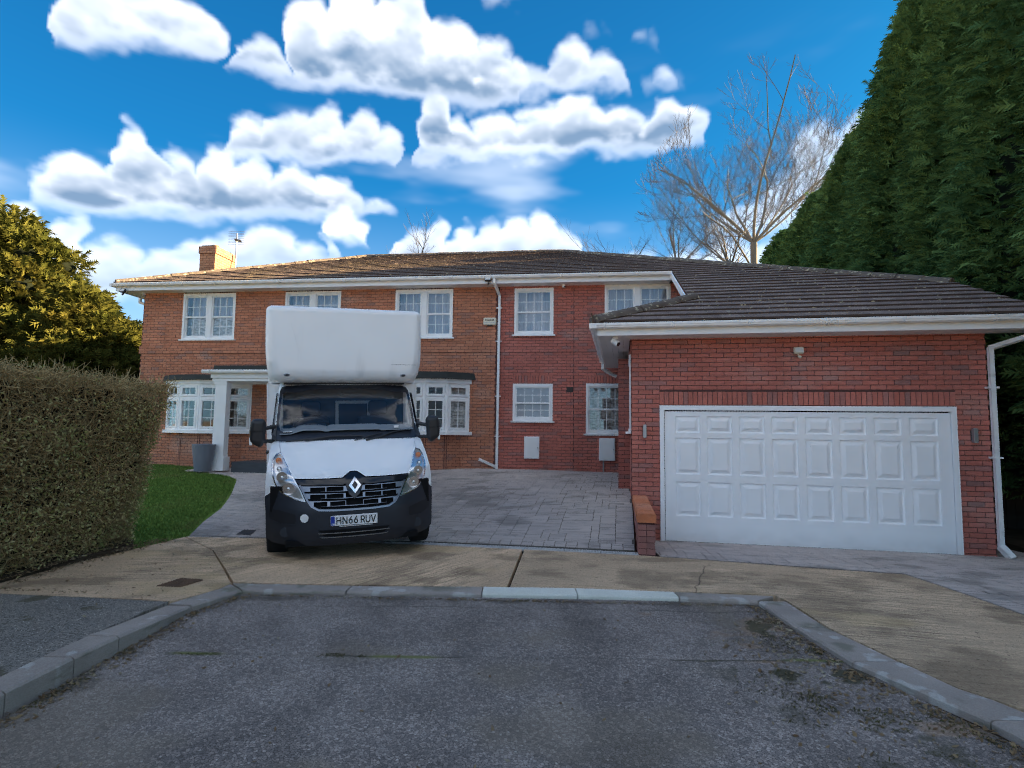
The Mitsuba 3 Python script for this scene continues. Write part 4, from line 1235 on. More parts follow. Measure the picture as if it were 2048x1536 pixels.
# the door: frame, leaf and 24 raised and fielded panels
m = MB()
zb = -.185
m.box(GF, DU0 + .002, DU0 + .072, -.030, .10, zb, DZ1 - .004).box(GF, DU1 - .072, DU1 - .002, -.030, .10, zb, DZ1 - .004).box(GF, DU0 + .072, DU1 - .072, -.030, .10, DZ1 - .080, DZ1 - .004)
m.put('garage__door_frame', 'door_white', exact=True)
m = MB()
m.box(GF, DU0 + .072, DU1 - .072, .055, .12, zb, DZ1 - .08)
m.put('garage__door_gap', 'drain_dark', exact=True)
m = MB()
la, lb, lz0, lz1 = DU0 + .083, DU1 - .083, zb + .012, DZ1 - .098
cols, m2 = 8, .165
pw, gap = .385, 0
gap = (lb - la - 2 * m2 - cols * pw) / (cols - 1)
rows = [(1.555, 1.825), (.885, 1.475), (.225, .770)]
leaf = sbox(la, lz0, lb, lz1)
cells = []
for i in range(cols):
    a = la + m2 + i * (pw + gap)
    for c, d in rows:
        cells.append((a, a + pw, c, d))
        leaf = leaf.difference(sbox(a, c, a + pw, d))
m.add(*extrude(GF, leaf, .0, .04))
m.put('garage__door', 'door_white', exact=True)
for a, b, c, d in cells:
    def rect(e, v):
        return GF.w([(a + e, v, c + e), (b - e, v, c + e), (b - e, v, d - e), (a + e, v, d - e)])
    L = [rect(0, .0), rect(.008, .018), rect(.020, .022), rect(.030, .022), rect(.078, .0015), rect(.080, -.003), rect(.083, -.0035)]
    V = np.vstack(L)
    f = []
    for q in range(len(L) - 1):
        for s in range(4):
            t = (s + 1) % 4
            f += [(q * 4 + s, q * 4 + t, q * 4 + 4 + t), (q * 4 + s, q * 4 + 4 + t, q * 4 + 4 + s)]
    z = (len(L) - 1) * 4
    f += [(z, z + 1, z + 2), (z, z + 2, z + 3)]
    add('garage__door__panel', (V, np.array(f)), 'door_white')

# eaves
m = MB()
m.box(GF, 1.50, 7.76, -.475, -.45, 3.088, 3.215).box(GF, 1.475, 1.498, -.475, 4.25, 3.088, 3.215)
m.put('garage__fascia', 'white_plastic', exact=True)
m = MB()
for a in np.arange(-.448, -.01, .15):
    m.box(GF, 1.50, 7.76, a, min(a + .146, -.002), 3.096, 3.11)
for a in np.arange(1.50, 2.0, .1):
    m.box(GF, a, min(a + .097, 2.016), .004, 4.3, 3.096, 3.11)
m.put('garage__soffit', 'soffit_white', exact=True)
gutter('garage', GF, 1.355, 7.80, -.478, 3.245, pitch=1.1, off=.24)
gutter('garage', GF.sub(1.475, -.6, -90), -4.6, -.0, -.002, 3.245, pitch=.8)
m = MB()
rect_pipe(m, GF, [(1.42, 4.1, 3.19), (1.42, 4.1, 3.07), (1.62, 4.25, 2.95), (1.74, 4.28, 2.9)], .065, .065)
m.put('garage__downpipe', 'gutter_white')
downpipe('garage', GF, [(7.74, -.53, 3.20), (7.74, -.50, 3.06), (7.235, -.055, 2.87), (7.235, -.055, -.06)], [(7.235, -.05, z) for z in (2.28, 1.25)])
m = MB()
rect_pipe(m, GF, [(7.235, -.055, -.03), (7.30, -.16, -.16)], .085, .085)
m.put('garage__pipe_shoe', 'gutter_white', exact=True)

# roof
GS, GZE, GVE = .4365, 3.29, -.56
zg = lambda v: GZE + GS * (v - GVE)
# the seam with the main slope, as seen from the garage frame
tog = lambda p: ((np.array(p[:2]) - GF.o) @ GF.d, (np.array(p[:2]) - GF.o) @ GF.n)
s0, s1 = tog(P(3.95, VE, 0)), tog(P(1.11, VRDG, 0))
gp = Polygon([(1.42, GVE), (7.78, GVE), (7.78, 1.75), s1, s0, (3.10, 4.40), (3.10, 1.02)])
items = []
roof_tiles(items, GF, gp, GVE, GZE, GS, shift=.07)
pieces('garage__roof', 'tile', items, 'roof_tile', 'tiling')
Q = lambda u, v, dz=0: GF.w([(u, v, zg(v) + dz)])[0]
m = MB()
gv, gf = trimesh.creation.triangulate_polygon(gp, engine='earcut')
m.add(np.array([Q(u, v, -.012) for u, v in gv]), gf)
top = zg(1.02)
m.add(GF.w([(1.42, GVE, GZE - .012), (3.10, 1.02, top - .012), (3.10, 4.5, top - .012), (1.42, 4.5, GZE - .012)]), np.array([[0, 1, 2], [0, 2, 3]]))
m.add(GF.w([(7.78, 1.75, zg(1.75) - .01), (s1[0], s1[1], ZR - .02), (7.78, 12, zg(1.75) - .01)]), np.array([[0, 1, 2]]))
m.put('garage__roof', 'roof_tile', exact=True)
ridge_run('garage__roof', Q(1.43, GVE + .02, .035), Q(3.16, 1.06, .045), r=.125)
ridge_run('garage__roof', Q(7.74, 1.80, .03), [*P(1.11, VRDG, ZR + .02)])
ridge_run('garage__roof', GF.w([(3.16, 1.1, top + .03)])[0], GF.w([(3.16, 4.3, top + .03)])[0])
m = MB()
for a, b in ((.98, 4.45),):
    V = np.array([GF.w([(u, v, zg(v) + dz)])[0] for u in (3.045, 3.07) for v in (a, b) for dz in (-.15, -.005)])
    m.add(V, BOXF)
m.put('garage__bargeboard', 'white_plastic')
m = MB()
V = np.array([GF.w([(u, v, zg(v) + dz)])[0] for u in (7.775, 7.80) for v in (GVE, 1.75) for dz in (-.17, -.005)])
m.add(V, BOXF)
m.put('garage__bargeboard', 'white_plastic')
m = MB()
m.tube([GF.w([(1.415, -.56, 3.27)])[0], GF.w([(1.40, -.57, 3.40)])[0], GF.w([(1.385, -.60, 3.43)])[0]], .012, 6)
m.put('garage__hip_iron', 'rust_iron', exact=True)

# low wall between drive and forecourt
LW = Frame(0, 0, 0)
a, b = np.array([1.60, 7.20]), np.array([1.99, 9.32])
LW.d = (b - a) / np.linalg.norm(b - a)
LW.o, LW.n = a, np.array([-LW.d[1], LW.d[0]])      # u away from the street along the wall, v to the left
LL = float(np.linalg.norm(b - a))
END = LW.sub(0, 0, -90)                                  # the end that faces the street: u to the right
m, items = MB(), []
m.box(LW, .004, LL, -.205, -.008, -.35, .425)
m.put('low_wall__core', 'mortar')
for k_ in range(8):
    z0 = -.19 + k_ * .075
    z1 = z0 + .066
    if z1 > .425:
        break
    u, odd = 0.0, k_ % 2
    while u < LL - .02:
        w = .215 if not (odd and u == 0) else .1025
        for v0, v1 in ((-.2125, -.1105), (-.1035, 0.0)):
            e = R.normal(0, .004)
            pp = LW.w(np.array([[uu, vv, zz] for uu in (u, min(u + w, LL)) for vv in (v0 + e, v1 + e) for zz in (z0, z1)]))
            items.append((pp, BOXF, (1 + R.random() * .9, .93 + .07 * R.random()), nearness(pp)))
        u += w + .01
pieces('low_wall', 'brick', items, 'brick', 'brickwork')
n = 28
w = (LL - .01) / n
for i in range(n):
    m = MB()
    e = R.normal(0, .0015)
    prof = Polygon([(-.222, .430), (.010, .430), (.010, .522), (-.004, .537), (-.208, .537), (-.222, .522)])
    V, Fc = trimesh.creation.extrude_polygon(prof, w - .006, engine='earcut').vertices, None
    t = trimesh.creation.extrude_polygon(prof, w - .006, engine='earcut')
    pv = np.array(t.vertices)
    pp = LW.w(np.column_stack([-.03 + i * w + pv[:, 2], pv[:, 0] + e, pv[:, 1] + e]))
    add('low_wall__coping', (pp, t.faces), 'brick', uv=np.tile((2 + R.random() * .9, R.random() * .7), (len(pp), 1)))
tag('low_wall', 'short brick wall with an orange brick coping beside the garage door', 'wall')

# ================================================================ fittings on the walls
def rounded_box(w, h, d, r, seg=4):
    g = sbox(-w / 2 + r, -h / 2 + r, w / 2 - r, h / 2 - r).buffer(r, quad_segs=seg)
    layers = []
    for inset, y in ((0, 0), (0, -d + r * .6), (r * .25, -d + r * .15), (r * .7, -d)):
        q = sbox(-w / 2 + r, -h / 2 + r, w / 2 - r, h / 2 - r).buffer(r - inset, quad_segs=seg)
        layers.append(np.array(q.exterior.coords)[:-1])
    n = len(layers[0])
    V = np.vstack([np.column_stack([l[:, 0], np.full(n, y), l[:, 1]]) for l, (_, y) in zip(layers, ((0, 0), (0, -d + r * .6), (r * .25, -d + r * .15), (r * .7, -d)))])
    f = []
    for q in range(3):
        for i in range(n):
            j = (i + 1) % n
            f += [(q * n + i, q * n + j, q * n + n + j), (q * n + i, q * n + n + j, q * n + n + i)]
    f += [(3 * n, 3 * n + i, 3 * n + i + 1) for i in range(1, n - 1)]
    return V, np.array(f)


def put_at(F, u, v, z, V):
    return F.w(np.asarray(V) + np.array([u, v, z]))


for u, w, z0, z1, lab in ((.525, .384, .853, 1.41, 'white wall cabinet below the small frosted ground floor window'), (2.395, .395, .84, 1.40, 'white wall cabinet on a short pipe beside the garage wing')):
    k = num('meter_box')
    V, f = rounded_box(w, z1 - z0, .06, .012)
    add(f'{k}__case', (put_at(HF, u, -.008, (z0 + z1) / 2, V), f), 'white_plastic', smooth=30)
    V, f = rounded_box(w - .04, z1 - z0 - .05, .014, .008)
    add(f'{k}__door', (put_at(HF, u, -.069, (z0 + z1) / 2 - .005, V), f), 'white_plastic', smooth=30)
    m = MB()
    m.box(HF, u + w / 2 - .055, u + w / 2 - .035, -.09, -.083, (z0 + z1) / 2 - .02, (z0 + z1) / 2 + .01)
    m.put(f'{k}__lock', 'dark_metal')
    if u > 1:
        m = MB()
        m.tube(HF.w([(u - .09, -.04, z0 + .01), (u - .09, -.04, .50)]), .018, 8)
        m.put(f'{k}__pipe', 'grey_metal')
    tag(k, lab, 'meter box', 'meter boxes on the house wall')


def text_on(key, F, s, h, u, v, z, bsdf, bold=True, depth=.003):
    t = meshkit.text_mesh(s, h, depth, bold)
    p = np.array(t.vertices)
    p[:, 0] -= (p[:, 0].min() + p[:, 0].max()) / 2
    add(key, (F.w(np.column_stack([u + p[:, 0], v - p[:, 2], z + p[:, 1]])), t.faces), bsdf)


V, f = rounded_box(.335, .195, .075, .035)
add('alarm_box__case', (put_at(HF, -.595, -.006, 4.355, V), f), 'cream', smooth=30)
text_on('alarm_box__lettering', HF, 'Everest', .048, -.595, -.0815, 4.365, 'ink')
m = MB()
x = -.725
while x < -.47:
    w = R.uniform(.008, .022)
    m.box(HF, x, x + w, -.084, -.0812, 4.318, 4.334)
    x += w + .006
m.put('alarm_box__small_print', 'grey_metal')
m = MB()
m.box(HF, -.66, -.53, -.066, -.03, 4.240, 4.262)
m.put('alarm_box__strobe', 'black_plastic')
tag('alarm_box', 'cream alarm box with dark lettering on the upper wall beside the downpipe', 'alarm box')


def flood(key, F, u, v, z, s, body, face, label, tilt=.35):
    a = F.sub(u, v, 0)
    V, f = rounded_box(s, s * .72, s * .35, s * .1)
    c, sn = math.cos(tilt), math.sin(tilt)
    rot = lambda q: np.column_stack([q[:, 0], q[:, 1] * c + q[:, 2] * sn, -q[:, 1] * sn + q[:, 2] * c])
    add(f'{key}__head', (a.w(rot(V) + [0, -.06, z]), f), body, smooth=30)
    V2, f2 = rounded_box(s * .8, s * .5, .004, .01)
    add(f'{key}__glass', (a.w(rot(V2 + [0, -s * .35, 0]) + [0, -.06, z]), f2), face)
    m = MB()
    m.box(a, -s * .14, s * .14, -.055, .0, z - .03, z + .03).box(a, -s * .04, s * .04, -.09, -.04, z - s * .62, z)
    m.put(f'{key}__bracket', body)
    e = trimesh.creation.icosphere(2, s * .17)
    q = np.array(e.vertices) + [s * .08, -.10, z - s * .66]
    add(f'{key}__sensor', (a.w(q), e.faces), body, smooth=True)
    tag(key, label, 'floodlight')


flood('floodlight', GF, 4.585, -.01, 2.855, .145, 'cream', 'lamp_glass', 'small pale floodlight with a sensor on the garage wall above the door')
flood(num('floodlight'), HF, -.585, -.39, 5.345, .165, 'black_plastic', 'lamp_glass', 'black floodlight under the eaves beside the downpipe')
flood(num('floodlight'), HF, -10.78, -.36, 5.24, .15, 'black_plastic', 'lamp_glass', 'black floodlight under the left end of the eaves')


def camera_unit(key, F, u, v, z, label, s=1.0, look=(.55, -.75, -.35)):
    m = MB()
    o = F.w([(u, v, z)])[0]
    m.tube([o, o - [0, 0, .03 * s]], .036 * s, 12)
    m.put(f'{key}__base', 'white_plastic', smooth=False)
    d = np.array(look[0] * np.array([*F.d, 0]) + look[1] * np.array([*F.n, 0]) + np.array([0, 0, look[2]]))
    d /= np.linalg.norm(d)
    c = o - np.array([0, 0, .065 * s])
    m = MB()
    m.tube([c - d * .05 * s, c - d * .045 * s, c + d * .045 * s, c + d * .055 * s], np.array([.03, .038, .038, .034]) * s, 14)
    m.put(f'{key}__head', 'white_plastic', smooth=False)
    m = MB()
    m.tube([c + d * .0555 * s, c + d * .062 * s], .027 * s, 14)
    m.put(f'{key}__lens', 'gloss_black')
    tag(key, label, 'security camera')


camera_unit('security_camera', HF, 1.31, -.17, 5.266, 'small white security camera under the main eaves right of the tall single window', .9)
camera_unit(num('security_camera'), GF, 1.76, -.28, 3.094, 'white security camera under the left corner of the garage eaves', 1.25, (.6, -.4, -.5))
camera_unit(num('security_camera'), HF, -10.42, -.12, 5.266, 'small white security camera at the left corner of the house under the eaves', .8, (-.2, -.8, -.3))

for i, (u, lab) in enumerate(((2.228, 'slim metal wall light left of the garage door'), (6.972, 'slim metal wall light right of the garage door'))):
    k = num('wall_lamp')
    m = MB()
    m.box(GF, u - .033, u + .033, -.03, -.004, 1.50, 1.64)
    m.put(f'{k}__bracket', 'dark_metal')
    V, f = rounded_box(.056, .205, .07, .008)
    add(f'{k}__body', (put_at(GF, u, -.03, 1.57, V), f), 'grey_metal', smooth=30)
    m = MB()
    m.box(GF, u - .02, u + .02, -.098, -.06, 1.462, 1.4655)
    m.put(f'{k}__glass', 'lamp_glass')
    m = MB()
    m.box(GF, u - .02, u + .02, -.098, -.06, 1.6735, 1.677)
    m.put(f'{k}__glass', 'lamp_glass')
    tag(k, lab, 'wall light', 'wall lights beside the garage door')

# planter by the porch column
prof = [(.0, .02), (.175, .0), (.185, .01), (.222, .30), (.262, .62), (.268, .655), (.262, .662), (.248, .655), (.225, .55), (.0, .54)]
pc = HF.w([(-7.50, -1.28, 0)])[0]
t = trimesh.creation.revolve(np.array(prof), sections=40)
t.apply_translation([pc[0], pc[1], .455])
add('planter__pot', t, 'planter_grey', smooth=40)
m = MB()
m.tube([(pc[0], pc[1], .99), (pc[0], pc[1], 1.03)], .232, 24)
m.put('planter__soil', 'soil')
tag('planter', 'tall round blue grey planter standing by the white porch column', 'planter')
# ================================================================ the removal van
mat('bumper_recess_shade', (.014, .016, .021), .5, .4)
VY, VP_, VR = .34043799, .0630249, -.03994173
_cy, _sy, _cp, _sp, _cr, _sr = math.cos(VY), math.sin(VY), math.cos(VP_), math.sin(VP_), math.cos(VR), math.sin(VR)
VROT = np.array([[_cy, -_sy, 0], [_sy, _cy, 0], [0, 0, 1]]) @ np.array([[1, 0, 0], [0, _cp, -_sp], [0, _sp, _cp]]) @ np.array([[_cr, 0, _sr], [0, 1, 0], [-_sr, 0, _cr]])
VPOS = np.array([-1.7853, 6.6709, -.0194])
vw = lambda p: np.asarray(p, float).reshape(-1, 3) @ VROT.T + VPOS            # van: x across (to the right seen from the front), y towards the back, z up
vprof = PchipInterpolator([.10, .2, .28, .45, .62, .75, .95, 1.0, 1.05, 1.12, 1.2, 1.28, 1.38, 2.03, 2.08, 2.25, 2.6], [.20, .10, .04, 0, .0, .04, .11, .15, .22, .36, .51, .68, .92, 1.60, 1.72, 2.1, 2.9])
vwrap = PchipInterpolator([.1, .75, .95, 1.1, 1.25, 1.38, 2.03, 2.3], [.42, .42, .40, .30, .24, .22, .20, .2])
yf = lambda x, z: vprof(z) + vwrap(z) * np.abs(x) ** 3                     # the skin of the cab's front
vside = PchipInterpolator([.15, .3, .6, .75, .9, 1.08, 1.34, 1.64, 2.0, 2.2], [.965, .970, .975, .985, .985, .972, .950, .915, .890, .86])


def van(part, v, f, bsdf, smooth=False, uv=None):
    k = num('moving_van__' + part)
    return add(k, (vw(v), np.asarray(f)), bsdf, smooth=smooth, exact=True, uv=uv)


def vput(part, m, bsdf, smooth=False):
    t = m.out()
    return van(part, t.vertices, t.faces, bsdf, smooth)


def skin(part, poly, bsdf, off=0.0, thick=.02, cell=.045, rim=True, smooth=True):
    """a panel cut from the skin: poly in (x, z), set off metres proud, its edges turned in by thick"""
    k = num('moving_van__' + part)
    vs, fs, ns, n = [], [], [], 0
    for g in getattr(poly, 'geoms', [poly]):
        if g.geom_type != 'Polygon' or g.area < 1e-6:
            continue
        p, t = grid_patch(g, cell)
        pos = lambda q, o: np.column_stack([q[:, 0], yf(q[:, 0], q[:, 1]) - o, q[:, 1]])
        vs.append(pos(p, off))
        fs.append(t + n)
        n += len(p)
        if rim:
            for r in [g.exterior, *g.interiors]:
                c = np.array(shapely.segmentize(r, cell).coords)[:-1]
                m = len(c)
                vs += [pos(c, off), pos(c, off - thick)]
                i = np.arange(m)
                j = (i + 1) % m
                fs.append(np.vstack([np.stack([i, i + m, j], 1), np.stack([j, i + m, j + m], 1)]) + n)
                n += 2 * m
    return add(k, (vw(np.vstack(vs)), np.vstack(fs)), bsdf, smooth=50 if smooth else False, exact=True)


def both(pts):
    """mirror a right-hand half outline (x > 0) into a closed symmetric one"""
    return Polygon([(x, z) for x, z in pts] + [(-x, z) for x, z in pts[::-1]]).buffer(0)


zz = np.linspace(.22, 2.17, 50)
body_o = both([(float(vside(z)), float(z)) for z in zz])
ws_out = both([(0, 2.098), (.55, 2.094), (.80, 2.083), (.862, 2.062), (.884, 2.015), (.912, 1.60), (.918, 1.40), (.905, 1.372), (.86, 1.362), (.45, 1.374), (0, 1.378)]).buffer(.012).buffer(-.012)
glass = both([(0, 2.045), (.45, 2.028), (.70, 1.985), (.835, 1.985), (.852, 1.95), (.878, 1.58), (.855, 1.487), (.80, 1.470), (.4, 1.462), (0, 1.460)]).buffer(-.01).buffer(.01)
lampR = Polygon([(.834, 1.247), (.882, 1.225), (.908, 1.18), (.917, 1.11), (.902, 1.03), (.878, .945), (.835, .868), (.76, .812), (.655, .773), (.543, .748), (.590, .86), (.655, .974), (.735, 1.10), (.800, 1.212)]).buffer(.006)
lampL = affinity.scale(lampR, -1, 1, origin=(0, 0))
seam = [(.876, 1.356), (.832, 1.247), (.757, 1.117), (.668, .990)]
bonnet = both([(0, 1.372), (.45, 1.368), (.862, 1.356), (.826, 1.247), (.751, 1.117), (.665, .992), (.37, .990), (.135, .993), (.088, 1.022), (.042, 1.052), (0, 1.054)])
grille = both([(0, 1.052), (.04, 1.050), (.086, 1.018), (.132, .989), (.37, .987), (.664, .988), (.598, .905), (.530, .762), (.478, .688), (.395, .645), (.2, .636), (0, .635)])
bump_top = [(.984, .780), (.868, .868), (.835, .862), (.76, .806), (.655, .767), (.540, .742), (.528, .760), (.478, .684), (.395, .641), (.2, .632), (0, .631)]
bumper = both([(float(vside(z)), float(z)) for z in np.linspace(.30, .780, 10)] + bump_top).union(both([(float(vside(.3)), .31), (.90, .26), (.70, .235), (0, .235), (0, .5), (.97, .5)]))
wing = body_o.difference(shapely.union_all([ws_out, bonnet.buffer(.003), grille.buffer(.003), lampR.buffer(.003), lampL.buffer(.003), bumper, both([(0, .0), (1.2, .0), (1.2, .70), (0, .70)])]))
wing = shapely.union_all([g for g in getattr(wing, 'geoms', [wing]) if g.area > .004])
skin('body', wing, 'van_white', 0, .03)
skin('bonnet', bonnet.buffer(-.002), 'van_white', .002, .03)

# flanks of the cab, back to the box
zs = np.linspace(.34, 2.17, 40)
for sgn in (-1, 1):
    V, n = [], 14
    for z in zs:
        x0 = float(vside(z))
        y0 = float(yf(x0, z))
        for t in np.linspace(0, 1, n):
            V.append((sgn * (x0 + .030 * math.sin(t * 1.9)), y0 + (2.10 - y0) * t, z))
    i, j = np.meshgrid(np.arange(len(zs) - 1), np.arange(n - 1), indexing='ij')
    q = np.stack([i * n + j, i * n + j + 1, (i + 1) * n + j + 1, (i + 1) * n + j], -1).reshape(-1, 4)
    V = np.array(V)
    c = V[q].mean(1)
    arch = (c[:, 1] - .84) ** 2 + (c[:, 2] - .36) ** 2 < .40 ** 2
    low = (c[:, 2] < .785 - .45 * np.clip(c[:, 1] - .45, 0, 1)) & (c[:, 1] < .75)
    for part, keep, mt in (('flank', ~arch & ~low, 'van_white'), ('bumper_corner', ~arch & low, 'bumper_plastic')):
        used, k = np.unique(q[keep], return_inverse=True)
        k = k.reshape(-1, 4)
        van(part, V[used], np.vstack([k[:, [0, 1, 2]], k[:, [0, 2, 3]]]), mt, True)
    m = MB()
    P4 = [(sgn * (vside(z) + .033), y, z) for y, z in ((1.28, 1.42), (1.98, 1.42), (1.98, 1.98), (1.62, 1.98))]
    m.quad(*np.array(P4, float))
    vput('side_window', m, 'gloss_black')
    m = MB()
    m.box(None, *sorted((sgn * 1.004, sgn * 1.03)), 1.20, 1.38, 1.19, 1.225)
    vput('door_handle', m, 'black_plastic')
m = MB()
m.quad((-.86, 1.9, 2.165), (.86, 1.9, 2.165), (.86, 2.1, 2.165), (-.86, 2.1, 2.165))
vput('roof_panel', m, 'van_white')

# windscreen, black band, wipers
skin('windscreen_band', ws_out.difference(glass), 'gloss_black', .003, .012)
scene['mat_windscreen_glass'] = {'type': 'thindielectric', 'int_ior': 1.36}
skin('windscreen', glass.buffer(.004), 'windscreen_glass', .0, rim=False)
cowl = both([(0, 1.462), (.4, 1.464), (.80, 1.472), (.905, 1.50), (.914, 1.40), (.905, 1.374), (.45, 1.376), (0, 1.380)])
skin('scuttle', cowl.intersection(ws_out), 'bumper_plastic', .006, .02)
for pts, r in (([(.203, 1.362), (.40, 1.40), (.559, 1.446), (.839, 1.481)], .011), ([(.06, 1.366), (.25, 1.408), (.43, 1.446)], .008), ([(-.54, 1.371), (-.40, 1.40), (-.236, 1.418), (.163, 1.415)], .010), ([(-.78, 1.366), (-.6, 1.385), (-.40, 1.398)], .008)):
    m = MB()
    l = np.array(LineString(pts).segmentize(.05).coords)
    m.tube(np.column_stack([l[:, 0], yf(l[:, 0], l[:, 1]) - .035, l[:, 1]]), r, 6)
    vput('wiper', m, 'black_plastic')

# cab interior
m = MB()
m.box(None, -.86, .86, 2.03, 2.06, .6, 2.15).box(None, -.9, .9, .9, 2.05, .9, .93).box(None, -.84, .84, 1.78, 2.03, 2.10, 2.13)
vput('cab_lining', m, 'cab_lining')
m = MB()
m.box(None, -.10, .32, 1.985, 2.0, 1.30, 1.82)
vput('bulkhead_window', m, 'seat_dark')
m = MB()
V, f = extrude(WORLD, ring(-.14, .36, 1.26, 1.86, .045), 1.975, 2.01)
m.add(V, f)
vput('bulkhead_frame', m, 'dash_grey')
m = MB()
U = np.linspace(-.86, .86, 40)
top = 1.50 + .05 * np.exp(-((U + .48) / .20) ** 4) + .045 / (1 + np.exp(-(U + .26) / .02)) * (U < .40) + .03 * (U >= .40)
for y0, y1, dz0, dz1 in ((1.02, 1.20, -.055, -.02), (1.20, 1.42, -.02, .0), (1.42, 1.50, .0, -.30)):
    V = np.vstack([np.column_stack([U, np.full(40, y0) + .12 * np.abs(U) ** 3, top + dz0]), np.column_stack([U, np.full(40, y1) + .12 * np.abs(U) ** 3, top + dz1])])
    i = np.arange(39)
    m.add(V, np.vstack([np.stack([i, i + 1, i + 41], 1), np.stack([i, i + 41, i + 40], 1)]))
vput('dashboard', m, 'dash_grey', False)
m = MB()
a = np.linspace(0, 2 * np.pi, 40)
wc, tilt = np.array([-.475, 1.40, 1.535]), .95
m.tube(wc + np.column_stack([.205 * np.cos(a), .205 * np.sin(a) * math.cos(tilt) * -1, .205 * np.sin(a) * math.sin(tilt) * .68]), .016, 8)
m.box(None, -.54, -.41, 1.40, 1.44, 1.49, 1.57)
vput('steering_wheel', m, 'black_plastic')
for x0, x1 in ((-.74, -.22), (.18, .74)):
    m = MB()
    V, f = rounded_box(x1 - x0, .72, .14, .06)
    m.add(V + [(x0 + x1) / 2, 1.92, 1.28], f)
    V, f = rounded_box(.27, .20, .11, .05)
    m.add(V + [(x0 + x1) / 2, 1.91, 1.76], f)
    vput('seat', m, 'seat_dark', 40)
m = MB()
m.tube([(-.07, float(yf(-.07, 1.965)) + .02, 1.965), (-.07, float(yf(-.07, 1.965)) + .035, 1.965)], .026, 14)
vput('windscreen_sensor', m, 'black_plastic')
m = MB()
m.box(None, .60, .66, 1.10, 1.16, 1.50, 1.53)
vput('paper', m, 'white_plastic')
m = MB()
m.box(None, -.82, -.71, 1.13, 1.17, 1.474, 1.48)
vput('paper', m, 'white_plastic')

# headlamps
for sgn, L in ((1, lampR), (-1, lampL)):
    k = num('moving_van__headlight')
    skin_key = skin('headlight_bowl', L, 'reflector', -.045, .0, rim=False)
    scene[k] = scene.pop(skin_key)
    m = MB()
    ring_ = L.difference(L.buffer(-.013))
    sk = skin('headlight_rim', ring_, 'chrome', .003, .05)
    scene[f'{k}__rim'] = scene.pop(sk)
    sk = skin('headlight_cover', L.buffer(-.004), 'lens', .005, rim=False)
    scene[f'{k}__cover'] = scene.pop(sk)
    for x, z, r, mt in ((.848, 1.168, .036, 'orange_lens'), (.835, 1.085, .028, 'silver'), (.797, 1.002, .064, 'chrome'), (.722, .880, .070, 'chrome')):
        m = MB()
        c = np.array([sgn * x, float(yf(x, z)), z])
        d = np.array([sgn * .25, -.93, -.12])
        d /= np.linalg.norm(d)
        prof = [(-.03, r * .25), (-.02, r * .62), (.0, r * .88), (.014, r), (.022, r), (.022, r * .93), (.006, r * .80)]
        m.tube([c - d * .028 + d * p for p, _ in prof], [q for _, q in prof], 20, caps=False)
        t = m.out()
        add(f'{k}__bulb_bowl', (vw(t.vertices), t.faces), mt, smooth=40)
        s = trimesh.creation.icosphere(2, r * (.30 if mt == 'chrome' else .82))
        vv = np.array(s.vertices) * [1, .5, 1] + c - d * .004
        add(f'{k}__bulb', (vw(vv), s.faces), 'orange_lens' if mt == 'orange_lens' else 'reflector', smooth=True)

# grille with its badge
skin('grille', grille.buffer(-.004), 'drain_dark', -.050, .05)
black = both([(0, 1.050), (.04, 1.048), (.085, 1.016), (.131, .987), (.37, .985), (.662, .986), (.600, .925), (.40, .922), (.135, .915), (.098, .93), (.062, .815), (0, .757)])
skin('grille__panel', black.buffer(-.002), 'gloss_black', .012, .05)
sur = grille.difference(grille.buffer(-.020)).intersection(sbox(-1, .60, 1, .925))
skin('grille__surround', sur, 'silver', .014, .04)
inner = grille.buffer(-.012)
bars = []
for z0, z1 in ((.846, .902), (.768, .824), (.686, .742)):
    row = both([(0, z0), (.62, z0 + .010), (.62, z1 + .012), (0, z1)])
    for a, b in ((.125, .306), (.325, .482)):
        if z0 < .7:
            a, b = a - .02, b - .04
        hole = sbox(a, z0 + .010, b, z1 - .005).buffer(.010, quad_segs=3).buffer(-.006)
        row = row.difference(hole).difference(affinity.scale(hole, -1, 1, origin=(0, 0)))
    row = row.difference(sbox(.495 - (.03 if z0 < .7 else 0), z0 + .02, .9, z1 + .05)).difference(sbox(-.9, z0 + .02, -.495 + (.03 if z0 < .7 else 0), z1 + .05)) if False else row
    row = row.difference(affinity.scale(black, 1.06, 1.02, origin=(0, .9)))
    row = row.difference(sbox(-.085, z0 + .016, .085, z1 + .02).buffer(.01)) if z0 < .8 else row
    b = row.intersection(inner)
    if not b.is_empty:
        skin('grille__slat', b, 'silver', .006, .03)
for x in (-.50, -.37, -.25, -.12, .12, .25, .37, .50):
    m = MB()
    zt = .90 if abs(x) < .45 else .86
    zb = .655 if abs(x) < .4 else .72
    m.tube([(x, float(yf(x, z)) + .03, z) for z in np.linspace(zb, zt, 6)], .004, 4)
    vput('grille__upright', m, 'black_plastic')
dia_o, dia_i = Polygon([(.006, 1.006), (.076, .914), (.006, .822), (-.064, .914)]), Polygon([(.006, .962), (.040, .914), (.006, .866), (-.028, .914)])
bw = dia_o.difference(dia_i)
for half, x0, x1 in (('left', -.2, .006), ('right', .006, .2)):
    g = bw.intersection(sbox(x0, .7, x1, 1.1))
    p, t = grid_patch(g, .02)
    # two bevelled strands that cross over each other: each half leans
    lean = (p[:, 1] - .914) * (.10 if half == 'left' else -.10)
    V = np.column_stack([p[:, 0], yf(p[:, 0] * 0, p[:, 1]) - .034 - lean * .5 - np.abs(p[:, 0] - .006) * .15, p[:, 1]])
    van('badge__strand', V, t, 'chrome')
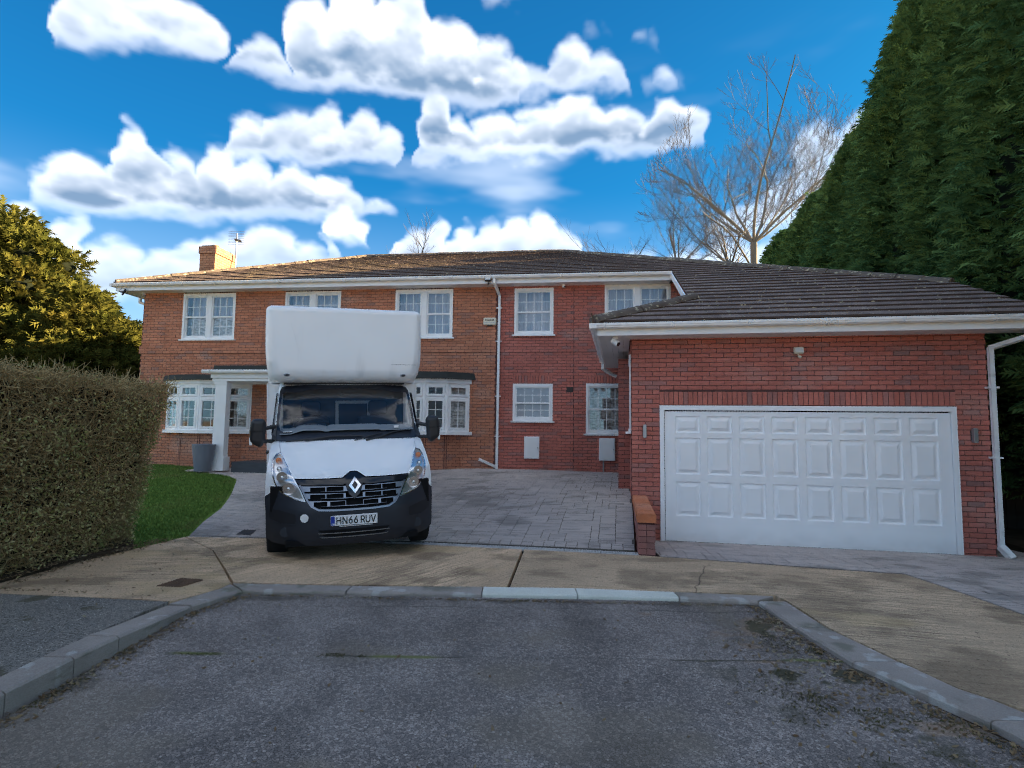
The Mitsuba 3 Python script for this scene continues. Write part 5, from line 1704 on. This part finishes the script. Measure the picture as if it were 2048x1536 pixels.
# bumper and what sits in it
skin('bumper', bumper, 'bumper_plastic', .006, .10)
fogR = Polygon([(.64, .50), (.64, .605), (.80, .645), (.93, .655), (.93, .545), (.80, .50)]).buffer(-.02).buffer(.02)
for g in (fogR, affinity.scale(fogR, -1, 1, origin=(0, 0))):
    skin('bumper__recess', g, 'bumper_recess_shade', .008, rim=False)  # flat darker patch, painting in the shade of a fog lamp recess
    e = g.buffer(.012).difference(g).intersection(sbox(-1, .45, 1, .53))
    skin('bumper__crease', e, 'bumper_plastic', .016, .02)
for x in (-.755, .745):
    m = MB()
    z = .40
    c = np.array([x, float(yf(x, z)) - .008, z])
    m.tube([c + [0, .02, 0], c - [0, .008, 0], c - [0, .010, 0], c + [0, .01, 0]], [.055, .055, .046, .042], 18, caps=False)
    vput('bumper__fog_blank', m, 'bumper_plastic', 40)
for z0, z1, w in ((.392, .425, .40), (.345, .378, .36)):
    skin('bumper__intake', both([(0, z0), (w - .03, z0 + .004), (w, z1), (0, z1)]), 'drain_dark', .010, rim=False)
skin('bumper__intake_bar', both([(0, .380), (.40, .384), (.40, .390), (0, .388)]), 'grey_metal', .016, .02)
skin('bumper__lip', both([(0, .330), (.36, .334), (.385, .345), (.36, .341), (0, .338)]), 'grey_metal', .016, .02)
m = MB()
c = np.array([-.545, float(yf(-.545, .566)) - .004, .566])
d = np.array([-.35, -.93, 0])
m.tube([c - d * .02, c + d * .012, c + d * .014, c + d * .010, c - d * .015], [.047, .047, .040, .026, .024], 24, caps=False)
vput('tow_eye_ring', m, 'white_plastic', 40)
m = MB()
m.tube([c + d * .002, c + d * .0095], .027, 16)
vput('tow_eye_hole', m, 'drain_dark')
# number plate
V, f = rounded_box(.52, .115, .012, .006)
van('number_plate', V + [-.006, -.014, .530], f, 'plate_white')
m = MB()
m.box(None, -.264, -.222, -.0292, -.020, .476, .584)
vput('number_plate__band', m, 'plate_blue')


def van_text(part, s, h, x, y, z, bsdf, width=None, bold=True):
    t = meshkit.text_mesh(s, h, .002, bold)
    p = np.array(t.vertices)
    w = p[:, 0].max() - p[:, 0].min()
    sc = (width / w) if width else 1
    p[:, 0] = (p[:, 0] - p[:, 0].min() - w / 2) * sc
    van(part, np.column_stack([x + p[:, 0], y - p[:, 2], z + p[:, 1] - h / 2]), t.faces, bsdf)


van_text('number_plate__lettering', 'HN66', .079, -.085, -.0265, .530, 'ink', .240)
van_text('number_plate__lettering', 'RUV', .079, .151, -.0265, .530, 'ink', .172)
van_text('number_plate__lettering', 'GB', .020, -.243, -.0295, .492, 'plate_white')
m = MB()
m.box(None, -.17, .20, -.016, -.004, .458, .464)
vput('number_plate__edge', m, 'white_plastic')

# mirrors
for sgn in (-1, 1):
    k = num('moving_van__mirror')
    o = lambda q: np.asarray(q, float) * [sgn, 1, 1]
    pts = []
    for x, z, r in ((1.065, 1.60, .055), (1.130, 1.60, .055), (1.072, 1.39, .050), (1.150, 1.41, .050), (1.085, 1.36, .045), (1.155, 1.50, .048)):
        s = trimesh.creation.icosphere(2, r)
        pts.append(np.array(s.vertices) * [1, 1.5, 1.15] + [x, .96, z])
    h = trimesh.convex.convex_hull(np.vstack(pts))
    add(k, (vw(o(h.vertices)), h.faces if sgn > 0 else h.faces[:, ::-1]), 'black_plastic', smooth=40, exact=True)
    m = MB()
    for zc, zt in ((1.535, 1.555), (1.372, 1.362)):
        m.tube(o([(1.06, .97, zc), (1.0, 1.02, zc + .005), (.915, 1.10, zt)]), [.026, .024, .030], 10)
    t = m.out()
    add(f'{k}__arm', (vw(t.vertices), t.faces), 'black_plastic', smooth=40)
    m = MB()
    V, f = rounded_box(.034, .10, .012, .01)
    m.add(o(V + [1.185, .93, 1.385]), f)
    t = m.out()
    add(f'{k}__indicator', (vw(t.vertices), t.faces), 'white_plastic')
    m = MB()
    m.box(None, *sorted((sgn * 1.035, sgn * 1.185)), .87, .876, 1.508, 1.514)
    t = m.out()
    add(f'{k}__seam', (vw(t.vertices), t.faces), 'drain_dark')
    m = MB()
    m.add(np.array(o([(.885, .98, 1.37), (.955, 1.06, 1.40), (.955, 1.2, 1.45), (.90, 1.30, 1.58), (.905, 1.13, 1.42)])), np.array([[0, 1, 4], [1, 2, 4], [2, 3, 4]]))
    vput('quarter_panel', m, 'black_plastic')

# wheels, chassis
def wheel(x, y, w, r=.345):
    k = num('moving_van__wheel')
    a = np.array([x, y, r])
    prof = [(-w / 2, r * .62), (-w / 2, r * .90), (-w / 2 * .86, r * .985), (-w * .2, r), (w * .2, r), (w / 2 * .86, r * .985), (w / 2, r * .90), (w / 2, r * .62)]
    m = MB()
    m.tube([a + [p, 0, 0] for p, _ in prof], [q for _, q in prof], 40, caps=False)
    t = m.out()
    add(k, (vw(t.vertices), t.faces), 'tyre_rubber', smooth=35, exact=True)
    m = MB()
    s = np.sign(x)
    m.tube([a + [s * w * .1, 0, 0], a + [s * w * .32, 0, 0]], [r * .63, r * .63], 30)
    m.tube([a + [s * w * .3, 0, 0], a + [s * w * .45, 0, 0]], [r * .25, r * .2], 16)
    t = m.out()
    add(f'{k}__rim', (vw(t.vertices), t.faces), 'grey_metal')


for x in (-.865, .865):
    wheel(x, .84, .225)
    wheel(x * .98, 4.52, .40)
m = MB()
m.box(None, -.62, .62, .35, 5.9, .32, .60).box(None, -.92, .92, .30, 1.9, .62, .90).box(None, -.75, .75, .12, .5, .24, .30)
m.box(None, -.70, -.62, .4, 1.3, .25, .95).box(None, .62, .70, .4, 1.3, .25, .95)
vput('chassis', m, 'drain_dark')

# the box: body behind the cab and the overhanging front
def ball(c, r, sq=(1, 1, 1)):
    s = trimesh.creation.icosphere(3, r)
    return np.array(s.vertices) * sq + np.asarray(c)


def corners(x0, x1, y0, y1, z0, z1, r):
    return np.vstack([ball((x, y, z), r) for x in (x0 + r, x1 - r) for y in (y0 + r, y1 - r) for z in (z0 + r, z1 - r)])


nose = []
for x in np.linspace(-1, 1, 15):
    bulge = .012 * (1 - x * x)
    nose += [ball((x * .975, 1.635 - bulge, 3.10), .085), ball((x * .945, 1.665 - bulge, 2.66), .125), ball((x * .90, 1.70 - bulge, 2.44), .165), ball((x * .845, 1.74 - bulge, 2.325), .20)]
nose.append(corners(-1.065, 1.065, 2.25, 2.40, 2.125, 3.185, .03))
h = trimesh.convex.convex_hull(np.vstack(nose))
NOSE = h
van('box_front', h.vertices, h.faces, 'box_white', 24)
h = trimesh.convex.convex_hull(corners(-1.075, 1.075, 2.402, 6.1, 2.12, 3.20, .02))
van('box_upper', h.vertices, h.faces, 'box_white', 30)
h = trimesh.convex.convex_hull(corners(-1.072, 1.072, 2.12, 6.1, .70, 2.117, .02))
van('box_lower', h.vertices, h.faces, 'box_white', 30)
m = MB()
for x in (-1.070, 1.070):
    for y0, z0, z1 in ((2.105, .70, 2.115), (2.385, 2.13, 3.195)):
        m = MB()
        m.box(None, x - .012, x + .012, y0, y0 + .03, z0, z1)
        vput('box_trim', m, 'white_plastic')
for s in (-1, 1):
    ro = np.array([[s * .79, .5, 2.232]])
    loc_, _, _ = NOSE.ray.intersects_location(ro, np.array([[0, 1.0, 0]]))
    c = loc_[np.argmin(loc_[:, 1])]
    b = trimesh.creation.icosphere(2, 1.0)
    van('marker_lamp', np.array(b.vertices) * [.040, .014, .023] + c, b.faces, 'silver', True)
    van('marker_lamp__lens', np.array(b.vertices) * [.030, .012, .014] + c - [0, .006, .002], b.faces, 'gloss_black', True)
# a seam low on the right of the nose, and a long rubbed mark on its left
for pts, r, mt in (([(.62, 2.385), (.80, 2.385), (.97, 2.385)], .0035, 'grey_metal'), ([(-.74, 2.93), (-.70, 2.80), (-.645, 2.60), (-.63, 2.52)], .0030, 'white_plastic')):
    l = np.array(LineString(pts).segmentize(.03).coords)
    m = MB()
    q = []
    for x, z in l:
        hit, _, _ = NOSE.ray.intersects_location(np.array([[x, .5, z]]), np.array([[0, 1.0, 0]]))
        if len(hit):
            q.append(hit[np.argmin(hit[:, 1])] + [0, .0012, 0])
    m.tube(q, r, 5)
    vput('box_mark', m, mt)
tag('moving_van', 'white removal van with a tall overhanging box parked on the drive facing the street', 'van')
# ================================================================ trees and hedges
def sprays(pts, dirs, rr, length, pairs=5, width=.034, droop=.25, spread=.9, roll=.9):
    """flat feathery sprays: at each point a drooping axis with pairs of narrow leaflets; (vertices, triangles, uv)"""
    n = len(pts)
    d = dirs / np.linalg.norm(dirs, axis=1, keepdims=True)
    L = rr.uniform(*length, n)
    ref = np.tile([0, 0, 1.0], (n, 1)) + rr.normal(0, roll * .5, (n, 3))
    s = np.cross(d, ref)
    s /= np.linalg.norm(s, axis=1, keepdims=True) + 1e-9
    nn = np.cross(s, d)
    V, uv = [], []
    tone, rnd_ = rr.random(n), rr.random(n)
    axis = lambda t: pts + d * (L * t)[:, None] + nn * (L * .12 * np.sin(t * 2.2))[:, None] - np.array([0, 0, 1.0]) * (L * droop * t * t)[:, None]
    for k in range(pairs):
        t = .08 + .80 * k / pairs
        c = axis(t)
        fw = axis(t + .10) - c
        fw /= np.linalg.norm(fw, axis=1, keepdims=True) + 1e-9
        ll = L * (.46 - .30 * abs(k / pairs - .28)) * rr.uniform(.75, 1.2, n)
        for sg in (-1, 1):
            tip = c + (fw * .80 + s * sg * spread + nn * rr.normal(0, .22, n)[:, None]) * ll[:, None] * .72 - np.array([0, 0, 1.0]) * (ll * .10)[:, None]
            w = nn * .25 + fw
            w = w / np.linalg.norm(w, axis=1, keepdims=True) * (width * L / .45 * rr.uniform(.8, 1.3, n))[:, None]
            V.append(np.stack([c - w, c + w, tip], 1))
            uv.append(np.stack([tone, rnd_], 1))
    c, tip = axis(.60), axis(1.0)
    w = s * (width * .9 * L / .45)[:, None]
    V.append(np.stack([c - w, c + w, tip], 1))
    uv.append(np.stack([tone, rnd_], 1))
    V = np.stack(V, 1).reshape(-1, 3)
    uv = np.repeat(np.stack(uv, 1).reshape(-1, 2), 3, 0)
    return V, np.arange(len(V)).reshape(-1, 3), uv


def column_crown(seed, H, zb, R0, n):
    """a clipped-looking conifer: a lumpy column with a tapering top; the sprays sit on it in several depths"""
    rr = np.random.default_rng(seed)
    z = zb + (H - zb) * rr.random(n) ** .92
    a = rr.uniform(0, 2 * np.pi, n)
    t = (z - zb) / (H - zb)
    r = R0 * np.clip(1 - t ** 2.4, 0, 1) ** .62 * (.86 + .14 * np.clip(t / .12, 0, 1))
    lump = meshkit.fbm(np.column_stack([np.cos(a) * 2.1 + seed, np.sin(a) * 2.1, z * .62]), 3, seed)
    lump2 = meshkit.noise(np.column_stack([np.cos(a) * 5, np.sin(a) * 5 + seed, z * 1.5]), seed + 3)
    plume = meshkit.noise(np.column_stack([np.cos(a) * 1.5 + 9, np.sin(a) * 1.5, z * .22 + seed]), seed + 9)
    r = r * (.50 + .40 * lump + .26 * lump2 + .22 * plume) - rr.random(n) ** 2 * .42 + .06
    stray = rr.random(n) < .035
    r = r + stray * rr.uniform(.05, .30, n)
    r = np.maximum(r, .03)
    P_ = np.column_stack([np.cos(a) * r, np.sin(a) * r, z])
    D = np.column_stack([np.cos(a), np.sin(a), rr.normal(.18, .30, n) + .9 * t ** 5]) + rr.normal(0, .30, (n, 3)) * [1, 1, .4]
    return sprays(P_, D, rr, (.18, .52), pairs=5, droop=.22)


def core(H, zb, R0, seed):
    m = trimesh.creation.icosphere(3)
    v = np.array(m.vertices)
    t = (v[:, 2] + 1) / 2
    r = R0 * np.clip(1 - t ** 2.6, 0, 1) ** .62
    xy = v[:, :2] / (np.linalg.norm(v[:, :2], axis=1, keepdims=True) + 1e-9)
    k = .75 + .3 * meshkit.noise(np.column_stack([xy * 2, t * 6]), seed)
    return np.column_stack([xy * (r * k)[:, None] * np.clip(np.sqrt(1 - v[:, 2] ** 2) * 3, 0, 1)[:, None], zb + t * (H - zb)]), np.array(m.faces)


for i, (H, R0, n) in enumerate(((13.2, 2.15, 16500), (12.3, 2.0, 15000), (14.6, 2.25, 17000))):
    V, f, uv = column_crown(40 + i, H, .5, R0, n)
    g = {'type': 'shapegroup', 'crown': mikit.ply((V, f), 'mat_conifer_leaf', uv=uv)}
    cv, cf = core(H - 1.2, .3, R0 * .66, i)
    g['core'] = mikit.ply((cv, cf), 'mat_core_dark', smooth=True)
    m = MB()
    m.tube([(0, 0, -.6), (.03, .02, 1.5), (0, .05, 5)], [.24, .19, .12], 9)
    g['trunk'] = mikit.ply(m.out(), 'mat_dark_bark', smooth=True)
    scene[f'conifer_kind_{i}'] = g

row = [(10.55, 2.7, 2, 1.0, 0.3), (10.75, 5.2, 0, 1.06, 1.3), (10.6, 7.6, 2, .98, 2.5), (10.75, 10.0, 1, 1.05, 3.9), (10.65, 12.4, 0, .95, 5.0), (10.8, 14.9, 1, .99, .9), (10.7, 17.4, 0, .93, 2.2), (10.8, 20.0, 1, .98, 3.1), (10.75, 22.7, 0, .94, 4.4), (10.8, 25.5, 1, .99, 5.6),
       (10.5, .1, 0, 1.02, 4.0), (10.4, -2.6, 2, .97, 2.0), (10.4, -5.3, 0, 1.02, 1.0)]
ROWLAB = ['tall dark green conifer at the right edge of the photo, nearest of the row', 'second nearest tall conifer of the row, rising behind the right end of the garage roof', 'third conifer of the row counted from the right edge', 'fourth conifer of the row counted from the right edge',
          'fifth conifer of the row counted from the right edge', 'sixth conifer of the row counted from the right edge', 'seventh conifer of the row counted from the right edge', 'eighth conifer of the row, third from its far left end', 'ninth conifer of the row, second from its far left end', 'small looking conifer at the far left end of the row beside the bare tree', 'conifer just outside the right edge of the photo beside the garage forecourt', 'conifer outside the photo on the right, nearest of all to the street', 'conifer outside the photo on the right, beside the end of the street']
for i, (u, v, kind, s, rot) in enumerate(row):
    k = num('conifer_tree')
    p = gw(u, v)
    scene[k] = {'type': 'instance', 'shapegroup': {'type': 'ref', 'id': f'conifer_kind_{kind}'}, 'to_world': T().translate([p[0], p[1], 0.0]).rotate([0, 0, 1], math.degrees(rot)).scale([1, 1, s])}
    tag(k, ROWLAB[i], 'tree', 'tall conifers in a row right of the house')

add('conifer_bed', slab(Polygon([gw(7.9, .6), gw(8.6, -9), gw(13.5, -9), gw(13.5, 29), gw(8.2, 29), gw(7.9, 6)]), lambda x, y: -.12 + .02 * np.sin(x * 3) * np.sin(y * 2.3), .4, 1.2), 'soil')  # dark sheet added where the sunlit ground showed too bright
tag('conifer_bed', 'dark soil added under the row of conifers to deepen the shade', kind='structure')

# a boarded fence and undergrowth in the dark passage right of the garage
m = MB()
for i in range(22):
    m = MB()
    m.box(GF, 7.36 + i * .15, 7.50 + i * .15, 2.6 + R.normal(0, .006), 2.62, -.25, 1.62 + R.normal(0, .01))
    m.put('passage_fence__board', 'fence_dark')
tag('passage_fence', 'dark boarded fence across the shaded passage right of the garage', 'fence')
rr = np.random.default_rng(8)
n = 2600
uvz = np.column_stack([rr.uniform(7.9, 12, n), rr.uniform(2.9, 5.5, n), rr.uniform(-.1, 3.6, n)])
V, f, uv = sprays(GF.w(uvz), np.column_stack([rr.normal(-.3, .6, n), rr.normal(-.8, .4, n), rr.normal(.2, .4, n)]), rr, (.25, .5))
add('undergrowth', (V, f), 'conifer_leaf', uv=uv)
tag('undergrowth', 'dark evergreen undergrowth behind the fence right of the garage', 'shrubs', kind='stuff')


# broad evergreens left of the house
def broad_tree(key, base, lobes, n, label, seed):
    """crown from many overlapping boughs; lobes: (dx, dy, z, rx, rz)"""
    rr = np.random.default_rng(seed)
    PP, DD = [], []
    tot = sum(l[3] ** 1.6 * l[4] for l in lobes)
    for dx, dy, z, rx, rz in lobes:
        k = int(n * rx ** 1.6 * rz / tot)
        q = rr.normal(0, 1, (k, 3))
        q /= np.linalg.norm(q, axis=1, keepdims=True)
        q[:, 2] = np.where(q[:, 2] < -.55, -q[:, 2], q[:, 2])
        lump = .62 + .55 * meshkit.fbm(q * 2.6 + seed + dx, 3, seed) - rr.random(k) ** 2 * .30
        o = q * np.array([rx, rx, rz]) * lump[:, None] * 1.08
        PP.append(o + [dx, dy, z])
        DD.append(q * [1, 1, .55] + [0, 0, .28] + rr.normal(0, .34, (k, 3)))
    V, f, uv = sprays(np.vstack(PP) + base, np.vstack(DD), rr, (.28, .66), pairs=5, width=.036, droop=.18, roll=1.4)
    add(f'{key}__crown', (V, f), 'conifer_light', uv=uv)
    m = MB()
    m.tube(np.array([(0, 0, -.4), (.1, 0, 1.5), (0, .1, 4)]) + base, [.3, .24, .14], 9)
    for dx, dy, z, rx, rz in lobes:
        m.tube(np.array([(0, 0, max(.6, z - 1.6)), (dx * .5, dy * .5, z - .6), (dx, dy, z)]) + base, [.12, .08, .04], 6)
        s = trimesh.creation.icosphere(2)
    m.put(f'{key}__trunk', 'bark', smooth=True)
    c = MB()
    for dx, dy, z, rx, rz in lobes:
        s = trimesh.creation.icosphere(2)
        v = np.array(s.vertices)
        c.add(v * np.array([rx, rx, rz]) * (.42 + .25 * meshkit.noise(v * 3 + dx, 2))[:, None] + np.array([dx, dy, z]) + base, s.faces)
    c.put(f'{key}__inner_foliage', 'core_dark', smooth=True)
    tag(key, label, 'tree')


broad_tree('evergreen_tree', np.array([-18.9, 20.5, .3]), [(0, 0, 2.6, 3.1, 2.4), (.2, 0, 5.0, 2.5, 2.2), (-.2, .1, 7.0, 1.8, 1.7), (.5, -.3, 8.0, .9, 1.0), (1.6, -1.0, 5.9, 1.5, 1.0), (2.0, -.9, 3.9, 1.6, 1.3), (-1.8, -1.4, 4.6, 1.7, 1.5), (.8, -2.0, 3.0, 1.8, 1.5), (2.4, -.2, 7.0, .7, .6), (1.3, -.5, 7.2, 1.1, .9), (-2, .5, 6.6, 1.4, 1.3)], 17000,
           'tall sunlit yellow green evergreen at the far left of the photo', 21)
broad_tree(num('evergreen_tree'), np.array([-15.1, 20.0, .3]), [(0, 0, 1.9, 2.1, 1.8), (-.3, 0, 3.8, 1.75, 1.6), (-.6, 0, 5.1, 1.1, 1.0), (1.1, -.4, 3.0, 1.0, .9), (.9, -.5, 4.2, .75, .6), (1.2, -.6, 1.6, 1.0, 1.1), (-1.0, -1.2, 2.6, 1.2, 1.2), (.2, -1.2, 3.0, 1.1, 1.0), (1.75, -.3, 2.9, .45, .25), (.4, -.3, 5.0, .5, .45), (1.5, -.3, 4.4, .35, .2)], 12500,
           'lower sunlit evergreen between the tallest left tree and the house wall', 22)


# bare winter trees
def bare_tree(key, base, height, seed, label, lean=(0, 0), rmin=.010, levels=6, stem=.36, first=.42, rise=.5, thick=1.0, forks=4, limbs=6, reach=1.0, env=None):
    """a trunk that forks into ascending limbs, with lower limbs that reach out sideways; every order of branches is shorter and thinner"""
    rr = random.Random(seed)
    bk, tw = MB(), MB()

    wob = [rr.uniform(0, 6.3) for _ in range(3)]

    def lev_out(q):
        d = (q - np.array([base[0], base[1], env[1]])) / np.array([env[0], env[0], env[2]])
        a = math.atan2(d[1], d[0])
        return d @ d > 1 + .16 * math.sin(3 * a + wob[0]) + .14 * math.sin(5 * a + wob[1] + 3 * d[2]) + rr.gauss(0, .06)

    def grow(p, d, L, r, lev, up):
        k0 = k = 6 if lev < 2 else 4
        pts, rad = [np.array(p)], [r]
        q, dd = np.array(p), np.array(d) / np.linalg.norm(d)
        r1 = max(r * (.60 if lev else .78), rmin * .7)
        bend = np.array([rr.gauss(0, 1), rr.gauss(0, 1), rr.gauss(0, .5)]) * (.05 if lev else .0)
        for i in range(k):
            dd = dd + bend + np.array([rr.gauss(0, .07 if lev else .012), rr.gauss(0, .07 if lev else .012), up + rr.gauss(0, .05)])
            dd /= np.linalg.norm(dd)
            if env and lev and lev_out(q + dd * L / k):
                k = i
                break
            q = q + dd * L / k
            pts.append(q.copy())
            rad.append(r + (r1 - r) * (i + 1) / k)
        if len(pts) < 2:
            return
        cutoff = len(pts) < k0 + 1
        if cutoff:
            rad = list(np.linspace(r, rmin * .7, len(pts)))
        (bk if r > .04 else tw).tube(pts, rad, 6 if r > .06 else 3, uv=(rr.random(), rr.random()), caps=False)
        if lev >= levels or L < .3:
            return

        def side(i, fork, nl, rs, up_):
            a = rr.uniform(0, 6.283)
            o = np.array([math.cos(a), math.sin(a), rr.uniform(-.3, .5)])
            o = o - dd * (o @ dd)
            o /= np.linalg.norm(o) + 1e-9
            grow(pts[i], dd * math.cos(fork) + o * math.sin(fork), nl * rr.uniform(.8, 1.15), max(rad[i] * rs, rmin * .7), lev + 1, up_)
        if lev == 0:
            span = height * (1 - first)
            for f in range(forks):
                a = 6.283 * (f + rr.uniform(.1, .9)) / forks
                e = rr.uniform(.22, .80)
                grow(pts[k], np.array([math.cos(a) * math.sin(e), math.sin(a) * math.sin(e), math.cos(e)]), span * .46 * rr.uniform(.85, 1.1), r1 * .46, 1, .02)
            for f in range(limbs):
                a = 6.283 * (f + rr.uniform(.1, .9)) / limbs + .5
                e = rr.uniform(.95, 1.40)
                j = rr.choice((k - 2, k - 1, k - 1, k))
                grow(pts[j], np.array([math.cos(a) * math.sin(e), math.sin(a) * math.sin(e), math.cos(e)]), span * .44 * reach * rr.uniform(.8, 1.1), r1 * .34, 1, .055)
        else:
            n = up * .75 + .012 * rise
            if not cutoff:
                side(k, rr.uniform(.10, .28), L * .76, .95, n)
                side(k, rr.uniform(.30, .55), L * .66, .80, n + .02)
            for i in range(1, k):
                if rr.random() < (.70 if lev < 3 else .44):
                    side(i, rr.uniform(.50, .95), L * .56 * (1 - .08 * i), .52, n + .03)
    grow(np.array(base, float), np.array([lean[0], lean[1], 1.0]), height * first, stem * thick, 0, 0)
    bk.put(f'{key}__trunk', 'bark', smooth=True)
    tw.put(f'{key}__twigs', 'bark_thin')
    tag(key, label, 'tree')


bare_tree('bare_tree', (15.0, 35, 0), 25.4, 4, 'large bare winter tree rising behind the right of the house', levels=7, first=.54, stem=.27, forks=6, limbs=12, reach=1.15, rmin=.0095, env=(7.3, 17.2, 6.9))
bare_tree(num('bare_tree'), (10.0, 34, 0), 17.6, 9, 'smaller bare tree left of the large bare tree, just above the roof', levels=5, first=.66, stem=.17, rmin=.0075, limbs=8, reach=1.2, env=(2.7, 13.2, 3.2))
bare_tree(num('bare_tree'), (12.9, 33, 0), 15.8, 18, 'crooked small bare tree in front of the large bare tree above the garage roof', levels=5, first=.72, stem=.19, rmin=.0075, lean=(-.02, 0), limbs=6, reach=1.3, env=(2.2, 13.0, 3.0))
bare_tree(num('bare_tree'), (-5.6, 34, 0), 14.6, 23, 'bare twigs of a tree showing above the middle of the main roof', levels=4, first=.80, stem=.10, rmin=.007, limbs=4)
bare_tree(num('bare_tree'), (6.4, 34, 0), 13.6, 31, 'low bare twigs showing above the roof left of the smaller bare tree', levels=4, first=.78, stem=.12, rmin=.007, limbs=6, reach=1.5)

# the clipped hedge
rr = np.random.default_rng(77)
face = lambda z: -4.84 + .215 * z
HY0, HY1, HZ = 1.2, 7.28, 2.05
hz = lambda y: HZ - .015 * (y - 5) + .015 * np.sin(y * 2.3)


def on_hedge(n):
    k = rr.random(n)
    y, z = rr.uniform(HY0, HY1, n), rr.uniform(.10, 1, n)
    zt = hz(y)
    z = .08 + (zt - .08) * rr.random(n)
    x = face(z)
    N = np.tile([1.0, 0, -.2], (n, 1))
    top = k > .76
    x = np.where(top, face(zt) - rr.random(n) * 1.6, x)
    z = np.where(top, zt, z)
    N[top] = [0, 0, 1]
    end = (k > .66) & ~top
    x = np.where(end, face(z) - rr.random(n) ** 1.5 * 1.4, x)
    y = np.where(end, HY1, y)
    N[end] = [.2, 1, 0]
    P_ = np.column_stack([x, y, z])
    bump = meshkit.fbm(P_ * 2.2, 3, 6) - .5
    return P_ + N * (bump * .16)[:, None], N


n = 30000
P_, N = on_hedge(n)
P_ = P_ - N * (rr.random(n) ** 1.3 * .14)[:, None]
d = rr.normal(0, .55, (n, 3)) + N * .55 + [0, 0, .42]
d /= np.linalg.norm(d, axis=1, keepdims=True)
L = rr.uniform(.07, .24, n)
mid = P_ + d * (L * .5)[:, None] + rr.normal(0, .012, (n, 3))
end = P_ + d * L[:, None] + rr.normal(0, .018, (n, 3))
over = np.maximum(0, np.einsum('ij,ij->i', end - P_, N) - .045)
end -= N * over[:, None]
rad = rr.uniform(.0020, .0044, n)
ref = rr.normal(0, 1, (n, 3))
a_ = np.cross(d, ref)
a_ /= np.linalg.norm(a_, axis=1, keepdims=True)
b_ = np.cross(d, a_)
rings = []
for c, s in ((P_, 1.2), (mid, 1.0), (end, .6)):
    for g in range(3):
        w = math.cos(g * 2.0944) * a_ + math.sin(g * 2.0944) * b_
        rings.append(c + w * (rad * s)[:, None])
V = np.stack(rings, 1).reshape(-1, 3)
f = []
for lev in range(2):
    for g in range(3):
        p0, p1 = lev * 3 + g, lev * 3 + (g + 1) % 3
        f += [(p0, p1, p1 + 3), (p0, p1 + 3, p0 + 3)]
F_ = (np.arange(n)[:, None, None] * 9 + np.array(f)[None]).reshape(-1, 3)
add('clipped_hedge__twigs', (V, F_), 'twig', uv=np.repeat(np.column_stack([rr.random(n), rr.random(n)]), 9, 0), exact=True)
n = 26000
P_, N = on_hedge(n)
keep = rr.random(n) < .35 + .65 * (meshkit.fbm(P_ * 1.7, 3, 3) > .50)
keep &= rr.random(n) < np.where(P_[:, 2] > 1.85, .18, 1)
P_, N = P_[keep], N[keep]
n = len(P_)
P_ = P_ + N * rr.normal(.035, .035, n)[:, None]
t1 = rr.normal(0, 1, (n, 3))
t1 /= np.linalg.norm(t1, axis=1, keepdims=True)
t2 = np.cross(t1, rr.normal(0, 1, (n, 3)) + N * 1.5)
t2 /= np.linalg.norm(t2, axis=1, keepdims=True)
s = rr.uniform(.010, .023, n)[:, None]
nm = np.cross(t1, t2)
V = np.stack([P_ - t1 * s, P_ - t2 * s * .5 + nm * s * .15, P_ + t1 * s, P_ + t2 * s * .5 + nm * s * .15], 1).reshape(-1, 3)
b = np.arange(n)[:, None] * 4
add('clipped_hedge__leaves', (V, np.vstack([b + [0, 1, 2], b + [0, 2, 3]])), 'hedge_leaf', uv=np.repeat(np.column_stack([rr.random(n), rr.random(n)]), 4, 0), exact=True)
labels['clipped_hedge__twigs'] = {'kind': 'stuff'}
labels['clipped_hedge__leaves'] = {'kind': 'stuff'}
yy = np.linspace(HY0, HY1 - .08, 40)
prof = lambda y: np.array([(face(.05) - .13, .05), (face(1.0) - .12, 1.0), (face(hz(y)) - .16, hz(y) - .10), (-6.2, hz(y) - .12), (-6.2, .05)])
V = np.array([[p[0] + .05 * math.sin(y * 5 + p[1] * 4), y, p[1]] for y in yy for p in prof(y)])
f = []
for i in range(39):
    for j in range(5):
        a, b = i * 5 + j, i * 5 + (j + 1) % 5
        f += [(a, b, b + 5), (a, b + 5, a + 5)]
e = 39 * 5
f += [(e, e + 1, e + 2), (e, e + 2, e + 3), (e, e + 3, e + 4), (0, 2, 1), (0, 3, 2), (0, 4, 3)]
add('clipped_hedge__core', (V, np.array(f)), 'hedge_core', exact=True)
tag('clipped_hedge', 'clipped brown twiggy hedge with sparse pale leaves at the left of the photo', 'hedge')
